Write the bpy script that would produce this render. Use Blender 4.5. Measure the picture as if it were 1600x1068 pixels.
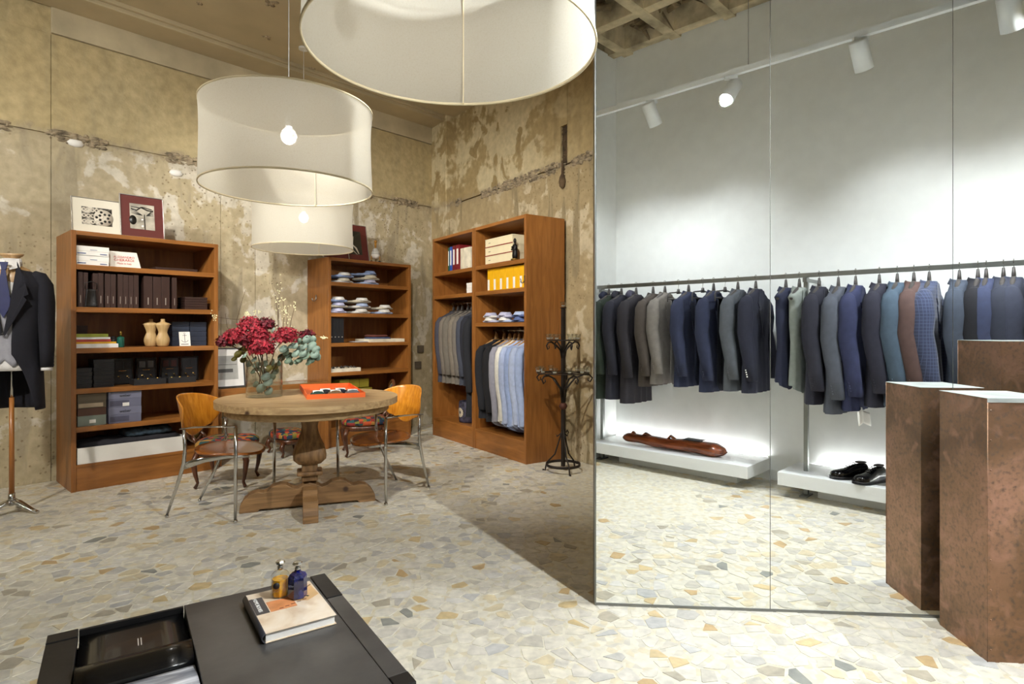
import bpy, bmesh, math, random
from math import sin, cos, pi, radians, atan2, sqrt, hypot
from mathutils import Vector, Matrix, noise
random.seed(7)
S = bpy.context.scene
for o in list(bpy.data.objects): bpy.data.objects.remove(o)
COL = S.collection
# ------------------------------------------------------------------ camera
EYE = 1.35
FPX, HY = 930.0, 514.0
cd = bpy.data.cameras.new('camera'); cam = bpy.data.objects.new('camera', cd); COL.objects.link(cam)
cam.location = (0, 0, EYE); cam.rotation_euler = (radians(90), 0, 0)
cd.sensor_width = 36; cd.lens = 36*FPX/1600; cd.shift_y = -(534-HY)/1600.0
cd.clip_start = 0.02; cd.clip_end = 60
S.camera = cam
# ------------------------------------------------------------------ world and exposure
w = bpy.data.worlds.new('world'); S.world = w; w.use_nodes = True
w.node_tree.nodes['Background'].inputs[0].default_value = (.9, .95, 1, 1)
w.node_tree.nodes['Background'].inputs[1].default_value = 0.3
S.view_settings.view_transform = 'Standard'; S.view_settings.look = 'None'
S.view_settings.gamma = 1; S.view_settings.use_curve_mapping = False
S.view_settings.exposure = 0.28
# ------------------------------------------------------------------ plan geometry (metres, camera at the origin looking along +Y)
def D(a): a = radians(a); return Vector((sin(a), cos(a)))
DL, DLP, DR, DRP = D(42.7), D(-47.3), D(-34.4), D(55.6)     # left wall, its normal, right wall, its normal
M0 = Vector((.304, 2.158))*EYE; MD = Vector((cos(radians(-4.6)), sin(radians(-4.6)))); MN = Vector((-MD.y, MD.x))
WD, WN = D(-46.2), D(43.8)
def refl(p): v = p-M0; return M0+2*(v.dot(MD))*MD-v
def W(s, c): return refl(WD*s+WN*c)                          # plan point near the white wall: s along it, c towards it
wx = (W(0, 5.48)-W(1, 5.48)); RZW = atan2(wx.y, wx.x)
def floorpt(px, py, z=0):
    d = FPX*(EYE-z)/(py-HY); return Vector(((px-800)/FPX*d, d))
LEFT, RIGHT, PILLAR, CEIL = 6.60, 4.0, 3.85, 4.28
def solve(n1, d1, n2, d2):
    det = n1.x*n2.y-n1.y*n2.x; return Vector(((d1*n2.y-n1.y*d2)/det, (n1.x*d2-d1*n2.x)/det))
# ------------------------------------------------------------------ lights of the shop and added fill lights
def light(kind, name, loc, e, col, target=None, **k):
    l = bpy.data.lights.new(name, kind); l.energy = e; l.color = col
    for a, b in k.items(): setattr(l, a, b)
    o = bpy.data.objects.new(name, l); COL.objects.link(o); o.location = loc
    if target is not None: o.rotation_euler = (Vector(target)-Vector(loc)).to_track_quat('-Z', 'Y').to_euler()
    return o
COOL, WARM, NEUT = (.93, .97, 1), (1, .83, .62), (1, .96, .89)
LAMPS = [(-.21, 2.08, 2.324), (-1.3725, 3.66, 2.21), (-2.17, 6.2, 2.184)]
for x, y, z in LAMPS: light('POINT', 'pendant_light', (x, y, z+.24), 5.4, (1, .97, .93), shadow_soft_size=.05)
TRACKZ, TRACKC = 3.24, 4.3
HEADS = [(4.0, 'wall'), None]
def trackpt(px):
    k = (px-800)/FPX; d = TRACKC/(WN.y+WN.x*k); p = Vector((k*d, d)); return p.dot(WD)
SPOTS = []
for px, kind in ((905, 'wall'), (1018, 'wall'), (1142, 'room'), (1345, 'wall'), (1578, 'wall'), (1800, 'wall')):
    s = trackpt(px); SPOTS.append((s, kind))
for s, kind in SPOTS:
    p = W(s, TRACKC)
    q = W(s-.15, 5.48); t = Vector((-.35, 3.0, 0)) if kind == 'room' else Vector((q.x, q.y, 1.35))
    c = Vector((p.x, p.y, TRACKZ-.13)); c += (t-c).normalized()*.115        # just in front of the lamp face
    if kind == 'room': light('SPOT', 'track_or_fill_light', c, 370, COOL, t, spot_size=radians(124), spot_blend=.6, shadow_soft_size=.035)
    else: light('SPOT', 'track_or_fill_light', c, 56, COOL, t, spot_size=radians(92), spot_blend=1, shadow_soft_size=.04)
p = W(.1, TRACKC); light('SPOT', 'track_or_fill_light', (p.x, p.y, TRACKZ-.18), 160, COOL, (1.2, 2.0, 0), spot_size=radians(120), spot_blend=.6, shadow_soft_size=.04)  # added spot without a head, brightens the pedestals by the mirror
# added soft fill light, set before an invented window behind the camera
light('AREA', 'added_window_fill', (-3.0, -5.25, 1.9), 900, (.97, .98, 1), (-3.0, 4, 1.6), shape='RECTANGLE', size=5.4, size_y=3.2)
# added unseen spots that brighten the bookcases, wardrobes and dummy
FILL_HEADS = [((-3.2, 1.2), (-3.1, 5.6, 1.4), 300), ((-2.35, 3.0), (-1.7, 7.0, 1.3), 320), ((-.72, 3.0), (.1, 6.5, 1.2), 340), ((-4.3, 1.0), (-4.4, 4.8, 2.6), 210)]
for (x, y), t, e in FILL_HEADS:
    light('SPOT', 'track_or_fill_light', (x, y, 3.55), e, NEUT, t, spot_size=radians(86), spot_blend=.8, shadow_soft_size=.06)
for s in (2.85, .8):
    p = W(s, 5.45); o = light('AREA', 'shelf_strip_light', (p.x, p.y, .205), 5, (1, 1, 1), shape='RECTANGLE', size=1.6, size_y=.02)
    o.rotation_euler = (pi, 0, RZW)
# ------------------------------------------------------------------ materials
def lin(c):
    c = c/255.0; return c/12.92 if c <= .04045 else ((c+.055)/1.055)**2.4
def rgb(r, g, b): return (lin(r), lin(g), lin(b), 1)
def nmat(name):
    m = bpy.data.materials.new(name); m.use_nodes = True; nt = m.node_tree
    b = nt.nodes['Principled BSDF']
    def N(t, **k):
        n = nt.nodes.new(t)
        for a, v in k.items():
            if a.startswith('i_'): n.inputs[a[2:].replace('_', ' ')].default_value = v
            else: setattr(n, a, v)
        return n
    return m, nt, b, N, nt.links.new
def ramp(N, stops, interp='LINEAR'):
    r = N('ShaderNodeValToRGB'); e = r.color_ramp.elements; r.color_ramp.interpolation = interp
    while len(e) < len(stops): e.new(.5)
    for i, (p, c) in enumerate(stops): e[i].position = p; e[i].color = c if len(c) == 4 else (*c, 1)
    return r
def mixc(N, L, f, a, b, mode='MIX'):
    x = N('ShaderNodeMix', data_type='RGBA', blend_type=mode)
    for s, v in ((0, f), (6, a), (7, b)):
        if hasattr(v, 'is_linked') or hasattr(v, 'links'): L(v, x.inputs[s])
        else: x.inputs[s].default_value = v
    return x.outputs[2]
CACHE = {}
def M(name, col, rough=.5, metal=0, var=.12, scale=8, bump=0, bscale=60, stretch=(1, 1, 1), spec=.5, coat=0, sheen=0, emit=0):
    if name in CACHE: return CACHE[name]
    m, nt, b, N, L = nmat(name)
    if len(col) == 3: col = rgb(*col)
    b.inputs['Roughness'].default_value = rough; b.inputs['Metallic'].default_value = metal
    b.inputs['Specular IOR Level'].default_value = spec; b.inputs['Coat Weight'].default_value = coat
    b.inputs['Sheen Weight'].default_value = sheen
    tc = N('ShaderNodeTexCoord'); mp = N('ShaderNodeMapping'); mp.inputs['Scale'].default_value = stretch
    L(tc.outputs['Object'], mp.inputs[0])
    n = N('ShaderNodeTexNoise', i_Scale=scale, i_Detail=5.0); L(mp.outputs[0], n.inputs['Vector'])
    d = [max(0, c*(1-var*2)) for c in col[:3]]+[1]; u = [min(1, c*(1+var*2)) for c in col[:3]]+[1]
    r = ramp(N, [(.3, d), (.7, u)]); L(n.outputs[0], r.inputs[0]); L(r.outputs[0], b.inputs['Base Color'])
    if bump:
        n2 = N('ShaderNodeTexNoise', i_Scale=bscale, i_Detail=3.0); L(mp.outputs[0], n2.inputs['Vector'])
        bp = N('ShaderNodeBump', i_Strength=bump, i_Distance=.004); L(n2.outputs[0], bp.inputs['Height']); L(bp.outputs[0], b.inputs['Normal'])
    if emit: b.inputs['Emission Color'].default_value = col; b.inputs['Emission Strength'].default_value = emit
    CACHE[name] = m; return m
def woodmat(name, dark, light_, stretch, rough=.4, coat=.25, knots=False):
    if name in CACHE: return CACHE[name]
    m, nt, b, N, L = nmat(name)
    tc = N('ShaderNodeTexCoord'); mp = N('ShaderNodeMapping'); mp.inputs['Scale'].default_value = stretch; L(tc.outputs['Object'], mp.inputs[0])
    n = N('ShaderNodeTexNoise', i_Scale=6.0, i_Detail=8.0, i_Distortion=.6); L(mp.outputs[0], n.inputs['Vector'])
    n3 = N('ShaderNodeTexNoise', i_Scale=2.2, i_Detail=3.0); L(tc.outputs['Object'], n3.inputs['Vector'])
    r = ramp(N, [(.32, rgb(*dark)), (.68, rgb(*light_))]); L(n.outputs[0], r.inputs[0])
    c = mixc(N, L, n3.outputs[0], (.72, .70, .68, 1), (1.2, 1.2, 1.2, 1)); c2 = mixc(N, L, 1.0, r.outputs[0], c, 'MULTIPLY')
    if knots:
        v = N('ShaderNodeTexVoronoi', i_Scale=4.0); L(tc.outputs['Object'], v.inputs['Vector'])
        k = ramp(N, [(.05, (1, 1, 1)), (.11, (0, 0, 0))]); L(v.outputs['Distance'], k.inputs[0]); c2 = mixc(N, L, k.outputs[0], c2, rgb(70, 45, 28))
    L(c2, b.inputs['Base Color'])
    b.inputs['Roughness'].default_value = rough; b.inputs['Coat Weight'].default_value = coat; b.inputs['Coat Roughness'].default_value = .25
    bp = N('ShaderNodeBump', i_Strength=.12, i_Distance=.002); L(n.outputs[0], bp.inputs['Height']); L(bp.outputs[0], b.inputs['Normal'])
    CACHE[name] = m; return m
WV = woodmat('cherry_wood_upright', (132, 82, 34), (160, 104, 48), (4, 4, .5), rough=.42, coat=.15)
WH = woodmat('cherry_wood_shelf', (136, 86, 36), (166, 108, 50), (.5, 4, 4), rough=.42, coat=.15)
PINE = woodmat('reclaimed_pine', (158, 126, 86), (198, 168, 122), (.6, 7, 7), rough=.6, coat=0, knots=True)
PINED = woodmat('reclaimed_pine_base', (108, 78, 44), (158, 120, 76), (6, 6, .7), rough=.6, coat=0, knots=True)
PLY = woodmat('honey_plywood', (184, 112, 26), (218, 146, 44), (7, 7, .5), rough=.22, coat=.6)
PLYD = woodmat('seat_plywood', (120, 66, 22), (170, 100, 38), (.6, 7, 7), rough=.22, coat=.6)
WALN = woodmat('dark_walnut', (58, 30, 14), (98, 54, 26), (6, 6, .6), rough=.35, coat=.3)
SCULPT = woodmat('carved_mahogany', (92, 40, 18), (160, 82, 40), (.6, 6, 6), rough=.2, coat=.6)
def cloth(name, col, var=.05, rough=.9): return M(name, col, rough, var=var, scale=25, bump=.25, bscale=700)
CHROME = M('chrome', (200, 200, 198), .14, 1, var=.03)
STEEL = M('brushed_steel', (140, 142, 140), .38, 1, var=.05)
IRON = M('wrought_iron', (46, 40, 36), .6, .5, var=.2, bump=.4, bscale=60)
WHITEP = M('white_paint', (232, 234, 232), .6, var=.015)
WPLAST = M('white_metal', (225, 227, 226), .35, var=.01)
PAPER = M('white_paper', (238, 236, 230), .7, var=.02)
BLACK = M('black_card', (26, 26, 28), .5, var=.12)
NAVYB = M('navy_card', (34, 42, 58), .5, var=.1)
BROWNB = M('brown_leatherette', (58, 38, 32), .5, var=.08)
# glass
def glassmat(name, col=(1, 1, 1, 1), rough=0.0, ior=1.45):
    m, nt, b, N, L = nmat(name); b.inputs['Transmission Weight'].default_value = 1; b.inputs['Base Color'].default_value = col
    b.inputs['Roughness'].default_value = rough; b.inputs['IOR'].default_value = ior; return m
def thinglass(name, tintc=(1, 1, 1, 1)):
    m, nt, b, N, L = nmat(name); nt.nodes.remove(b); f_ = N('ShaderNodeLayerWeight'); f_.inputs[0].default_value = .5; f = ramp(N, [(0, (.05, .05, .05)), (.6, (.12, .12, .12)), (1, (.85, .85, .85))]); L(f_.outputs['Facing'], f.inputs[0])
    t = N('ShaderNodeBsdfTransparent'); t.inputs[0].default_value = tintc; g_ = N('ShaderNodeBsdfGlossy'); g_.inputs['Roughness'].default_value = .02; x = N('ShaderNodeMixShader')
    L(f.outputs[0], x.inputs[0]); L(t.outputs[0], x.inputs[1]); L(g_.outputs[0], x.inputs[2]); L(x.outputs[0], nt.nodes['Material Output'].inputs[0]); return m
GLASS = thinglass('clear_glass', (.96, .975, .97, 1)); GREENGL = glassmat('green_glass', (.12, .45, .36, 1))
# ------------------------------------------------------------------ mesh builder
class MB:
    def __init__(s): s.v = []; s.f = []; s.m = []; s.sm = []
    def add(s, vs, fs, mi=0, sm=False, mat=None):
        o = len(s.v)
        for p in vs:
            p = Vector(p); s.v.append(tuple(mat @ p) if mat is not None else tuple(p))
        for f in fs: s.f.append(tuple(i+o for i in f)); s.m.append(mi); s.sm.append(sm)
        return s
    def box(s, x0, x1, y0, y1, z0, z1, mi=0, mat=None):
        vs = [(x, y, z) for x in (x0, x1) for y in (y0, y1) for z in (z0, z1)]
        return s.add(vs, [(0, 1, 3, 2), (4, 6, 7, 5), (0, 4, 5, 1), (2, 3, 7, 6), (0, 2, 6, 4), (1, 5, 7, 3)], mi, False, mat)
    def tube(s, pts, rad, n=10, mi=0, cap=True, sq=(1, 1), sm=True, up=None, mat=None):
        pts = [Vector(p) for p in pts]; k = len(pts)
        if not hasattr(rad, '__len__'): rad = [rad]*k
        vs = []; fs = []; u = None
        for i, p in enumerate(pts):
            t = (pts[min(i+1, k-1)]-pts[max(i-1, 0)]).normalized()
            if u is None:
                a = Vector(up) if up else (Vector((0, 0, 1)) if abs(t.z) < .9 else Vector((1, 0, 0)))
                u = (a-t*a.dot(t)).normalized()
            else: u = (u-t*u.dot(t)).normalized()
            w_ = t.cross(u)
            for j in range(n):
                a = 2*pi*j/n; vs.append(p+u*cos(a)*rad[i]*sq[0]+w_*sin(a)*rad[i]*sq[1])
        for i in range(k-1):
            for j in range(n): fs.append((i*n+j, i*n+(j+1) % n, (i+1)*n+(j+1) % n, (i+1)*n+j))
        s.add(vs, fs, mi, sm, mat)
        if cap:
            o = len(s.v)-k*n
            s.f.append(tuple(o+j for j in reversed(range(n)))); s.m.append(mi); s.sm.append(False)
            s.f.append(tuple(o+(k-1)*n+j for j in range(n))); s.m.append(mi); s.sm.append(False)
        return s
    def lathe(s, prof, n=24, c=(0, 0, 0), mi=0, sm=True, close=False, sc=(1, 1), mat=None, power=None):
        k = len(prof); vs = []; fs = []
        for r, z in prof:
            for j in range(n):
                a = 2*pi*j/n; ca, sa = cos(a), sin(a)
                if power: q = (abs(ca)**power+abs(sa)**power)**(-1/power); ca *= q; sa *= q
                vs.append((c[0]+r*ca*sc[0], c[1]+r*sa*sc[1], c[2]+z))
        for i in range(k-1):
            for j in range(n): fs.append((i*n+j, i*n+(j+1) % n, (i+1)*n+(j+1) % n, (i+1)*n+j))
        if close:
            for j in range(n): fs.append(((k-1)*n+j, (k-1)*n+(j+1) % n, (j+1) % n, j))
        s.add(vs, fs, mi, sm, mat)
        if not close:
            o = len(s.v)-k*n
            if prof[0][0] > 1e-4: s.f.append(tuple(o+j for j in reversed(range(n)))); s.m.append(mi); s.sm.append(False)
            if prof[-1][0] > 1e-4: s.f.append(tuple(o+(k-1)*n+j for j in range(n))); s.m.append(mi); s.sm.append(False)
        return s
    def prism(s, poly, a0, a1, axis='z', mi=0, mat=None):
        n = len(poly)
        def P(u, v, a): return (u, v, a) if axis == 'z' else ((u, a, v) if axis == 'y' else (a, u, v))
        vs = [P(u, v, a0) for u, v in poly]+[P(u, v, a1) for u, v in poly]
        return s.add(vs, [tuple(reversed(range(n))), tuple(range(n, 2*n))]+[(i, (i+1) % n, n+(i+1) % n, n+i) for i in range(n)], mi, False, mat)
    def grid(s, fn, nu, nv, mi=0, sm=True, wrap=False, mat=None):
        vs = [fn(i/nu, j/nv) for i in range(nu+(0 if wrap else 1)) for j in range(nv+1)]
        R_ = nu if wrap else nu+1; fs = []
        for i in range(nu):
            for j in range(nv):
                a = i*(nv+1)+j; b = ((i+1) % R_)*(nv+1)+j; fs.append((a, b, b+1, a+1))
        return s.add(vs, fs, mi, sm, mat)
    def build(s, name, mats, parent=None, loc=None, rz=None, bevel=0, solid=0, sub=0):
        me = bpy.data.meshes.new(name); me.from_pydata(s.v, [], s.f)
        if not isinstance(mats, (list, tuple)): mats = [mats]
        for m in mats: me.materials.append(m)
        me.polygons.foreach_set('material_index', s.m); me.polygons.foreach_set('use_smooth', s.sm)
        bm = bmesh.new(); bm.from_mesh(me); bmesh.ops.recalc_face_normals(bm, faces=bm.faces); bm.to_mesh(me); bm.free()
        me.update()
        o = bpy.data.objects.new(name, me); COL.objects.link(o)
        if parent: o.parent = parent
        if loc is not None: o.location = loc
        if rz is not None: o.rotation_euler = (0, 0, rz)
        if solid: d = o.modifiers.new('solid', 'SOLIDIFY'); d.thickness = solid; d.offset = 0
        if sub: d = o.modifiers.new('sub', 'SUBSURF'); d.levels = sub; d.render_levels = sub
        if bevel: d = o.modifiers.new('bevel', 'BEVEL'); d.width = bevel; d.segments = 2; d.limit_method = 'ANGLE'
        return o
def tag(o, label=None, cat=None, group=None, kind=None):
    if label: o['label'] = label
    if cat: o['category'] = cat
    if group: o['group'] = group
    if kind: o['kind'] = kind
    return o
def thing(name, label, cat, loc=(0, 0, 0), rz=0, group=None):
    o = bpy.data.objects.new(name, None); COL.objects.link(o); o.empty_display_size = .05
    o.location = loc; o.rotation_euler = (0, 0, rz); return tag(o, label, cat, group)
def dup(root, loc, rz, label=None, group=None, mats=None, scale=None):
    r = root.copy(); COL.objects.link(r); r.location = loc; r.rotation_euler = (0, 0, rz)
    if label: r['label'] = label
    if group: r['group'] = group
    if scale: r.scale = scale
    for ch in root.children:
        c = ch.copy(); COL.objects.link(c); c.parent = r
        if mats:
            for i, sl in enumerate(c.material_slots):
                k = sl.material.name
                if k in mats: sl.link = 'OBJECT'; sl.material = mats[k]
        for g in ch.children:
            d = g.copy(); COL.objects.link(d); d.parent = c
    return r
class Frame:
    def __init__(s, o, d, z=0): s.o = o; s.x = d.normalized(); s.y = Vector((-s.x.y, s.x.x)); s.rz = atan2(s.x.y, s.x.x)
    def p(s, x, y, z=0): q = s.o+s.x*x+s.y*y; return (q.x, q.y, z)
FL1 = Frame(floorpt(111, 770), DL); FL2 = Frame(floorpt(513, 700), DL); FCB = Frame(floorpt(676, 678.755), -DR)
FW = Frame(W(0, 5.48), wx)      # white wall: x along it, y out into the room
def lettering(text, size, loc, rot, mat, parent, name='lettering', depth=.0006, align='CENTER'):
    cu = bpy.data.curves.new('t', 'FONT'); cu.body = text; cu.size = size; cu.extrude = depth; cu.align_x = align; cu.align_y = 'CENTER'
    t = bpy.data.objects.new('t', cu); COL.objects.link(t); bpy.context.view_layer.update()
    me = bpy.data.meshes.new_from_object(t.evaluated_get(bpy.context.evaluated_depsgraph_get())); bpy.data.objects.remove(t)
    me.materials.clear(); me.materials.append(mat)
    o = bpy.data.objects.new(name, me); COL.objects.link(o); o.parent = parent; o.location = loc; o.rotation_euler = rot; return o

# ================================================================== THE ROOM
corner = solve(DLP, LEFT, DRP, PILLAR)
def wallmat(name, seed, upper, mid, low, patch, peel):
    m, nt, b, N, L = nmat(name)
    g = N('ShaderNodeNewGeometry'); sx = N('ShaderNodeSeparateXYZ'); L(g.outputs['Position'], sx.inputs[0])
    mp = N('ShaderNodeMapping'); mp.inputs['Location'].default_value = (seed, seed*2, 0); L(g.outputs['Position'], mp.inputs[0])
    def noi(sc, det=6.0, dist=0.0, st=None):
        n = N('ShaderNodeTexNoise', i_Scale=sc, i_Detail=det, i_Distortion=dist)
        if st:
            q = N('ShaderNodeMapping'); q.inputs['Scale'].default_value = st; L(mp.outputs[0], q.inputs[0]); L(q.outputs[0], n.inputs['Vector'])
        else: L(mp.outputs[0], n.inputs['Vector'])
        return n.outputs[0]
    def mth(op, a, b_=None, clamp=False):
        x = N('ShaderNodeMath', operation=op, use_clamp=clamp)
        for i, v in enumerate((a, b_)):
            if v is None: continue
            if hasattr(v, 'links'): L(v, x.inputs[i])
            else: x.inputs[i].default_value = v
        return x.outputs[0]
    def rmp(v, a, b_, ca=(0, 0, 0), cb=(1, 1, 1)):
        r = ramp(N, [(a, ca), (b_, cb)]); L(v, r.inputs[0]); return r.outputs[0]
    big, mid_n, fine, streak = noi(.9, 5, .4), noi(3.2, 8, .5), noi(14, 8, 0), noi(3.0, 6, .3, (2.2, 2.2, .35))
    zw = mth('ADD', sx.outputs[2], mth('MULTIPLY', mth('SUBTRACT', mid_n, .5), .25))
    um = mth('MULTIPLY', mth('SUBTRACT', zw, 3.06), 14.0, True)                    # above the pour joint
    upc = mixc(N, L, rmp(big, .35, .65), rgb(*upper[0]), rgb(*upper[1]))
    upc = mixc(N, L, rmp(streak, .5, .75), upc, rgb(*upper[2]))
    loc_ = mixc(N, L, rmp(mid_n, .38, .62), rgb(*mid[0]), rgb(*mid[1]))
    loc_ = mixc(N, L, rmp(big, .4, .62), loc_, rgb(*low[0]))
    loc_ = mixc(N, L, rmp(mth('ADD', mid_n, mth('MULTIPLY', fine, .25)), .66, .71), loc_, rgb(*patch))   # bits of white skim left on
    loc_ = mixc(N, L, rmp(mth('ADD', streak, mth('MULTIPLY', fine, .2)), .66, .73), loc_, rgb(*low[1]))
    c = mixc(N, L, um, loc_, upc)
    if peel:
        zone = mth('MULTIPLY', mth('MULTIPLY', mth('SUBTRACT', sx.outputs[1], 6.0), 1.1, True), um)      # the flaking patch is next to the corner
        n2 = noi(1.5, 8, .6); pz = mth('MULTIPLY', zone, rmp(mth('ADD', n2, mth('MULTIPLY', fine, .18)), .56, .61)); c = mixc(N, L, pz, c, rgb(*peel[0]))
        n4 = noi(2.3, 8, .8); pz = mth('MULTIPLY', zone, rmp(mth('ADD', n4, mth('MULTIPLY', fine, .1)), .63, .66)); c = mixc(N, L, pz, c, rgb(*peel[1]))
    # pitted speckle
    vo = N('ShaderNodeTexVoronoi', i_Scale=24.0); L(mp.outputs[0], vo.inputs['Vector'])
    sp = mth('MULTIPLY', rmp(vo.outputs['Distance'], .16, .24, (1, 1, 1), (0, 0, 0)), rmp(big, .45, .6)); sp = mth('MULTIPLY', sp, mth('SUBTRACT', 1.0, um))
    c = mixc(N, L, mth('MULTIPLY', sp, .55), c, rgb(120, 98, 66))
    # the rough scar at the joint
    band = mth('SUBTRACT', 1.0, mth('MULTIPLY', mth('ABSOLUTE', mth('SUBTRACT', zw, 3.08)), 11.0), True)
    c = mixc(N, L, mth('MULTIPLY', band, rmp(fine, .42, .62)), c, rgb(150, 136, 112))
    # fine mottling
    c = mixc(N, L, .8, c, rmp(fine, .25, .75, (.72, .72, .70), (1.12, 1.12, 1.12)), 'MULTIPLY')
    L(c, b.inputs['Base Color']); b.inputs['Roughness'].default_value = .85; b.inputs['Specular IOR Level'].default_value = .25
    hgt = mth('ADD', mth('MULTIPLY', fine, .5), mth('MULTIPLY', mid_n, 1.0)); hgt = mth('SUBTRACT', hgt, mth('MULTIPLY', sp, .3)); hgt = mth('ADD', hgt, mth('MULTIPLY', band, fine))
    bp = N('ShaderNodeBump', i_Strength=.55, i_Distance=.03); L(hgt, bp.inputs['Height']); L(bp.outputs[0], b.inputs['Normal'])
    return m
WALL_L = wallmat('bare_plaster_left', 3.0, ((186, 168, 126), (194, 178, 138), (178, 164, 128)), ((184, 170, 140), (196, 182, 154)), ((188, 174, 142), (170, 158, 132)), (212, 204, 186), None)
WALL_R = wallmat('bare_plaster_right', 11.0, ((170, 150, 108), (178, 158, 116), (158, 140, 102)), ((176, 158, 122), (184, 166, 130)), ((168, 150, 114), (148, 134, 104)), (196, 182, 152), ((206, 192, 156), (158, 138, 98)))
SCAR = M('crumbling_concrete', (146, 132, 108), .95, var=.3, scale=14, bump=1, bscale=30)
DARKHOLE = M('hole_shadow_plaster', (84, 68, 48), .95, var=.3, bump=1)
def wallframe(origin, d): return Frame(origin, d)
# left wall runs from the corner towards the camera side; x measured along DL
FLW = Frame(DLP*LEFT, DL)
FRW = Frame(DRP*RIGHT, -DR)     # x grows towards the camera, y into the wall
lw = MB().box(-7, corner.dot(DL)+.3, .02, .22, 0, 4.6).build('wall_left', WALL_L, None, FLW.p(0, 0), FLW.rz); tag(lw, kind='structure')
def hitx(F, px):
    k = (px-800)/FPX; return (k*F.o.y-F.o.x)/(F.x.x-k*F.x.y)
joints = [-7.0, hitx(FLW, 80), hitx(FLW, 345), hitx(FLW, 399), hitx(FLW, 560), corner.dot(DL)+.02]
rnd = random.Random(3)
for i in range(5):
    for z0, z1 in ((0, 3.07), (3.09, 3.975)):
        dy = rnd.uniform(-.005, .005)
        MB().box(joints[i]+.0015, joints[i+1]-.0015, dy, .03, z0, z1).build('concrete_panel', WALL_L, lw, (0, 0, 0), bevel=.004)
rr = corner.dot(-DR)            # x of the corner in the right wall frame
rw = MB().box(rr-.2, rr+9, .03, .22, 0, 4.6).build('wall_right', WALL_R, None, FRW.p(0, 0), FRW.rz); tag(rw, kind='structure')
pil = hitx(Frame(DRP*PILLAR, -DR), 697)
sx0 = hitx(FRW, 876); sx1 = hitx(FRW, 886)
MB().box(rr-.2, pil, -(RIGHT-PILLAR), .05, 0, CEIL).build('pilaster', WALL_R, rw, bevel=.01)
for a, b_ in ((pil, rr+1.75), (rr+1.755, rr+9)):
    MB().box(a, b_, 0, .04, 0, 3.07).build('concrete_panel', WALL_R, rw, bevel=.004)
MB().box(pil, sx0, 0, .04, 3.09, CEIL).build('concrete_panel', WALL_R, rw)
MB().box(sx1, rr+9, .004, .04, 3.09, CEIL).build('concrete_panel', WALL_R, rw)
MB().box(sx0, sx1, 0, .04, 3.50, CEIL).build('concrete_panel', WALL_R, rw)
# chase cut in the wall with rubble and the knot below it
ch = MB()
ch.box(sx0, sx1, .026, .05, 3.085, 3.5)
for i in range(150):
    z = 2.95+rnd.random()**.7*.55; x = sx0+(sx1-sx0)*(rnd.random() if z > 3.09 else .35+.3*rnd.random()); r = rnd.uniform(.006, .014)
    ch.lathe([(0, -r), (r*.8, -r*.4), (r, 0), (r*.7, r*.6), (0, r)], 6, (x, .028 if z > 3.09 else .002, z), sm=False)
tag(ch.build('wall_chase', DARKHOLE, rw), kind='stuff')
MB().lathe([(0, -.07), (.03, -.05), (.04, 0), (.03, .05), (.012, .09), (.01, .22), (0, .23)], 12, ((sx0+sx1)/2, -.02, 2.9)).build('plaster_knot', DARKHOLE, rw)
def scar(parent, F, x0, x1, z0, seed, n):
    mb = MB(); r_ = random.Random(seed)
    for i in range(n):
        x = r_.uniform(x0, x1); cl = noise.noise(Vector((x*1.4, seed, 0)))
        if cl < -.12: continue
        rx = r_.uniform(.01, .05); rz_ = r_.uniform(.006, .022); z = z0+r_.uniform(-.05, .05)*(1+cl)
        vs = []
        for (r0, y0) in ((1, 0), (.75, -.5), (.3, -.8)):
            for k in range(6): a = k*pi/3+r_.uniform(-.3, .3); vs.append((x+rx*r0*cos(a), y0*rz_*1.3+.006, z+rz_*r0*sin(a)))
        fs = [(j*6+k, j*6+(k+1) % 6, (j+1)*6+(k+1) % 6, (j+1)*6+k) for j in range(2) for k in range(6)]+[tuple(range(12, 18))]
        mb.add(vs, fs, 0, False)
    return tag(mb.build('rubble_scar', SCAR, parent), kind='stuff')
scar(lw, FLW, joints[1]-2, joints[-1], 3.08, 5, 1500); scar(rw, FRW, pil, rr+4.5, 3.08, 9, 900)
# holes and stones in the left wall
for px, z in ((118, 3.04), (275, 2.93)):
    x = hitx(FLW, px); MB().lathe([(0, -.035), (.03, -.025), (.042, 0), (.03, .028), (0, .035)], 10, (x, -.005, z), sc=(1.6, .7)).build('stone', PAPER, lw)
for px, py in ((656, 545), (652, 570)):
    x = hitx(FLW, px); q = FLW.o+FLW.x*x; z = EYE-(py-HY)*q.y/FPX
    MB().box(x-.05, x+.05, -.03, .02, z-.05, z+.05).box(x-.04, x+.04, -.036, -.03, z-.04, z+.04).build('junction_box', M('grey_box', (96, 86, 72), .7), lw, bevel=.004)
x = hitx(FLW, 397); 
MB().box(x-.05, x+.05, -.02, .02, .42, .52).box(x-.035, x+.035, -.026, -.02, .435, .505).build('wall_socket', BLACK, lw, bevel=.003)
# pale plaster bands under the ceiling and the shallow beam
PALE = M('pale_lime_plaster', (190, 178, 148), .85, var=.1, scale=3, bump=.4, bscale=18)
CEILM = M('ceiling_plaster', (186, 172, 140), .85, var=.07, scale=1.6, bump=.35, bscale=20)
MB().box(joints[1], joints[-1]+.02, -.014, .03, 3.985, CEIL+.02).build('plaster_band', PALE, lw, bevel=.006)
tr = MB().box(joints[1]-2.5, joints[-1]-.02, -.36, -.0, CEIL-.07, CEIL+.04).box(joints[1]-2.5, joints[-1]-.02, -.40, -.36, CEIL-.035, CEIL+.04).build('trim_1', CEILM, None, FLW.p(0, 0), FLW.rz, bevel=.008); tag(tr, kind='structure')
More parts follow.
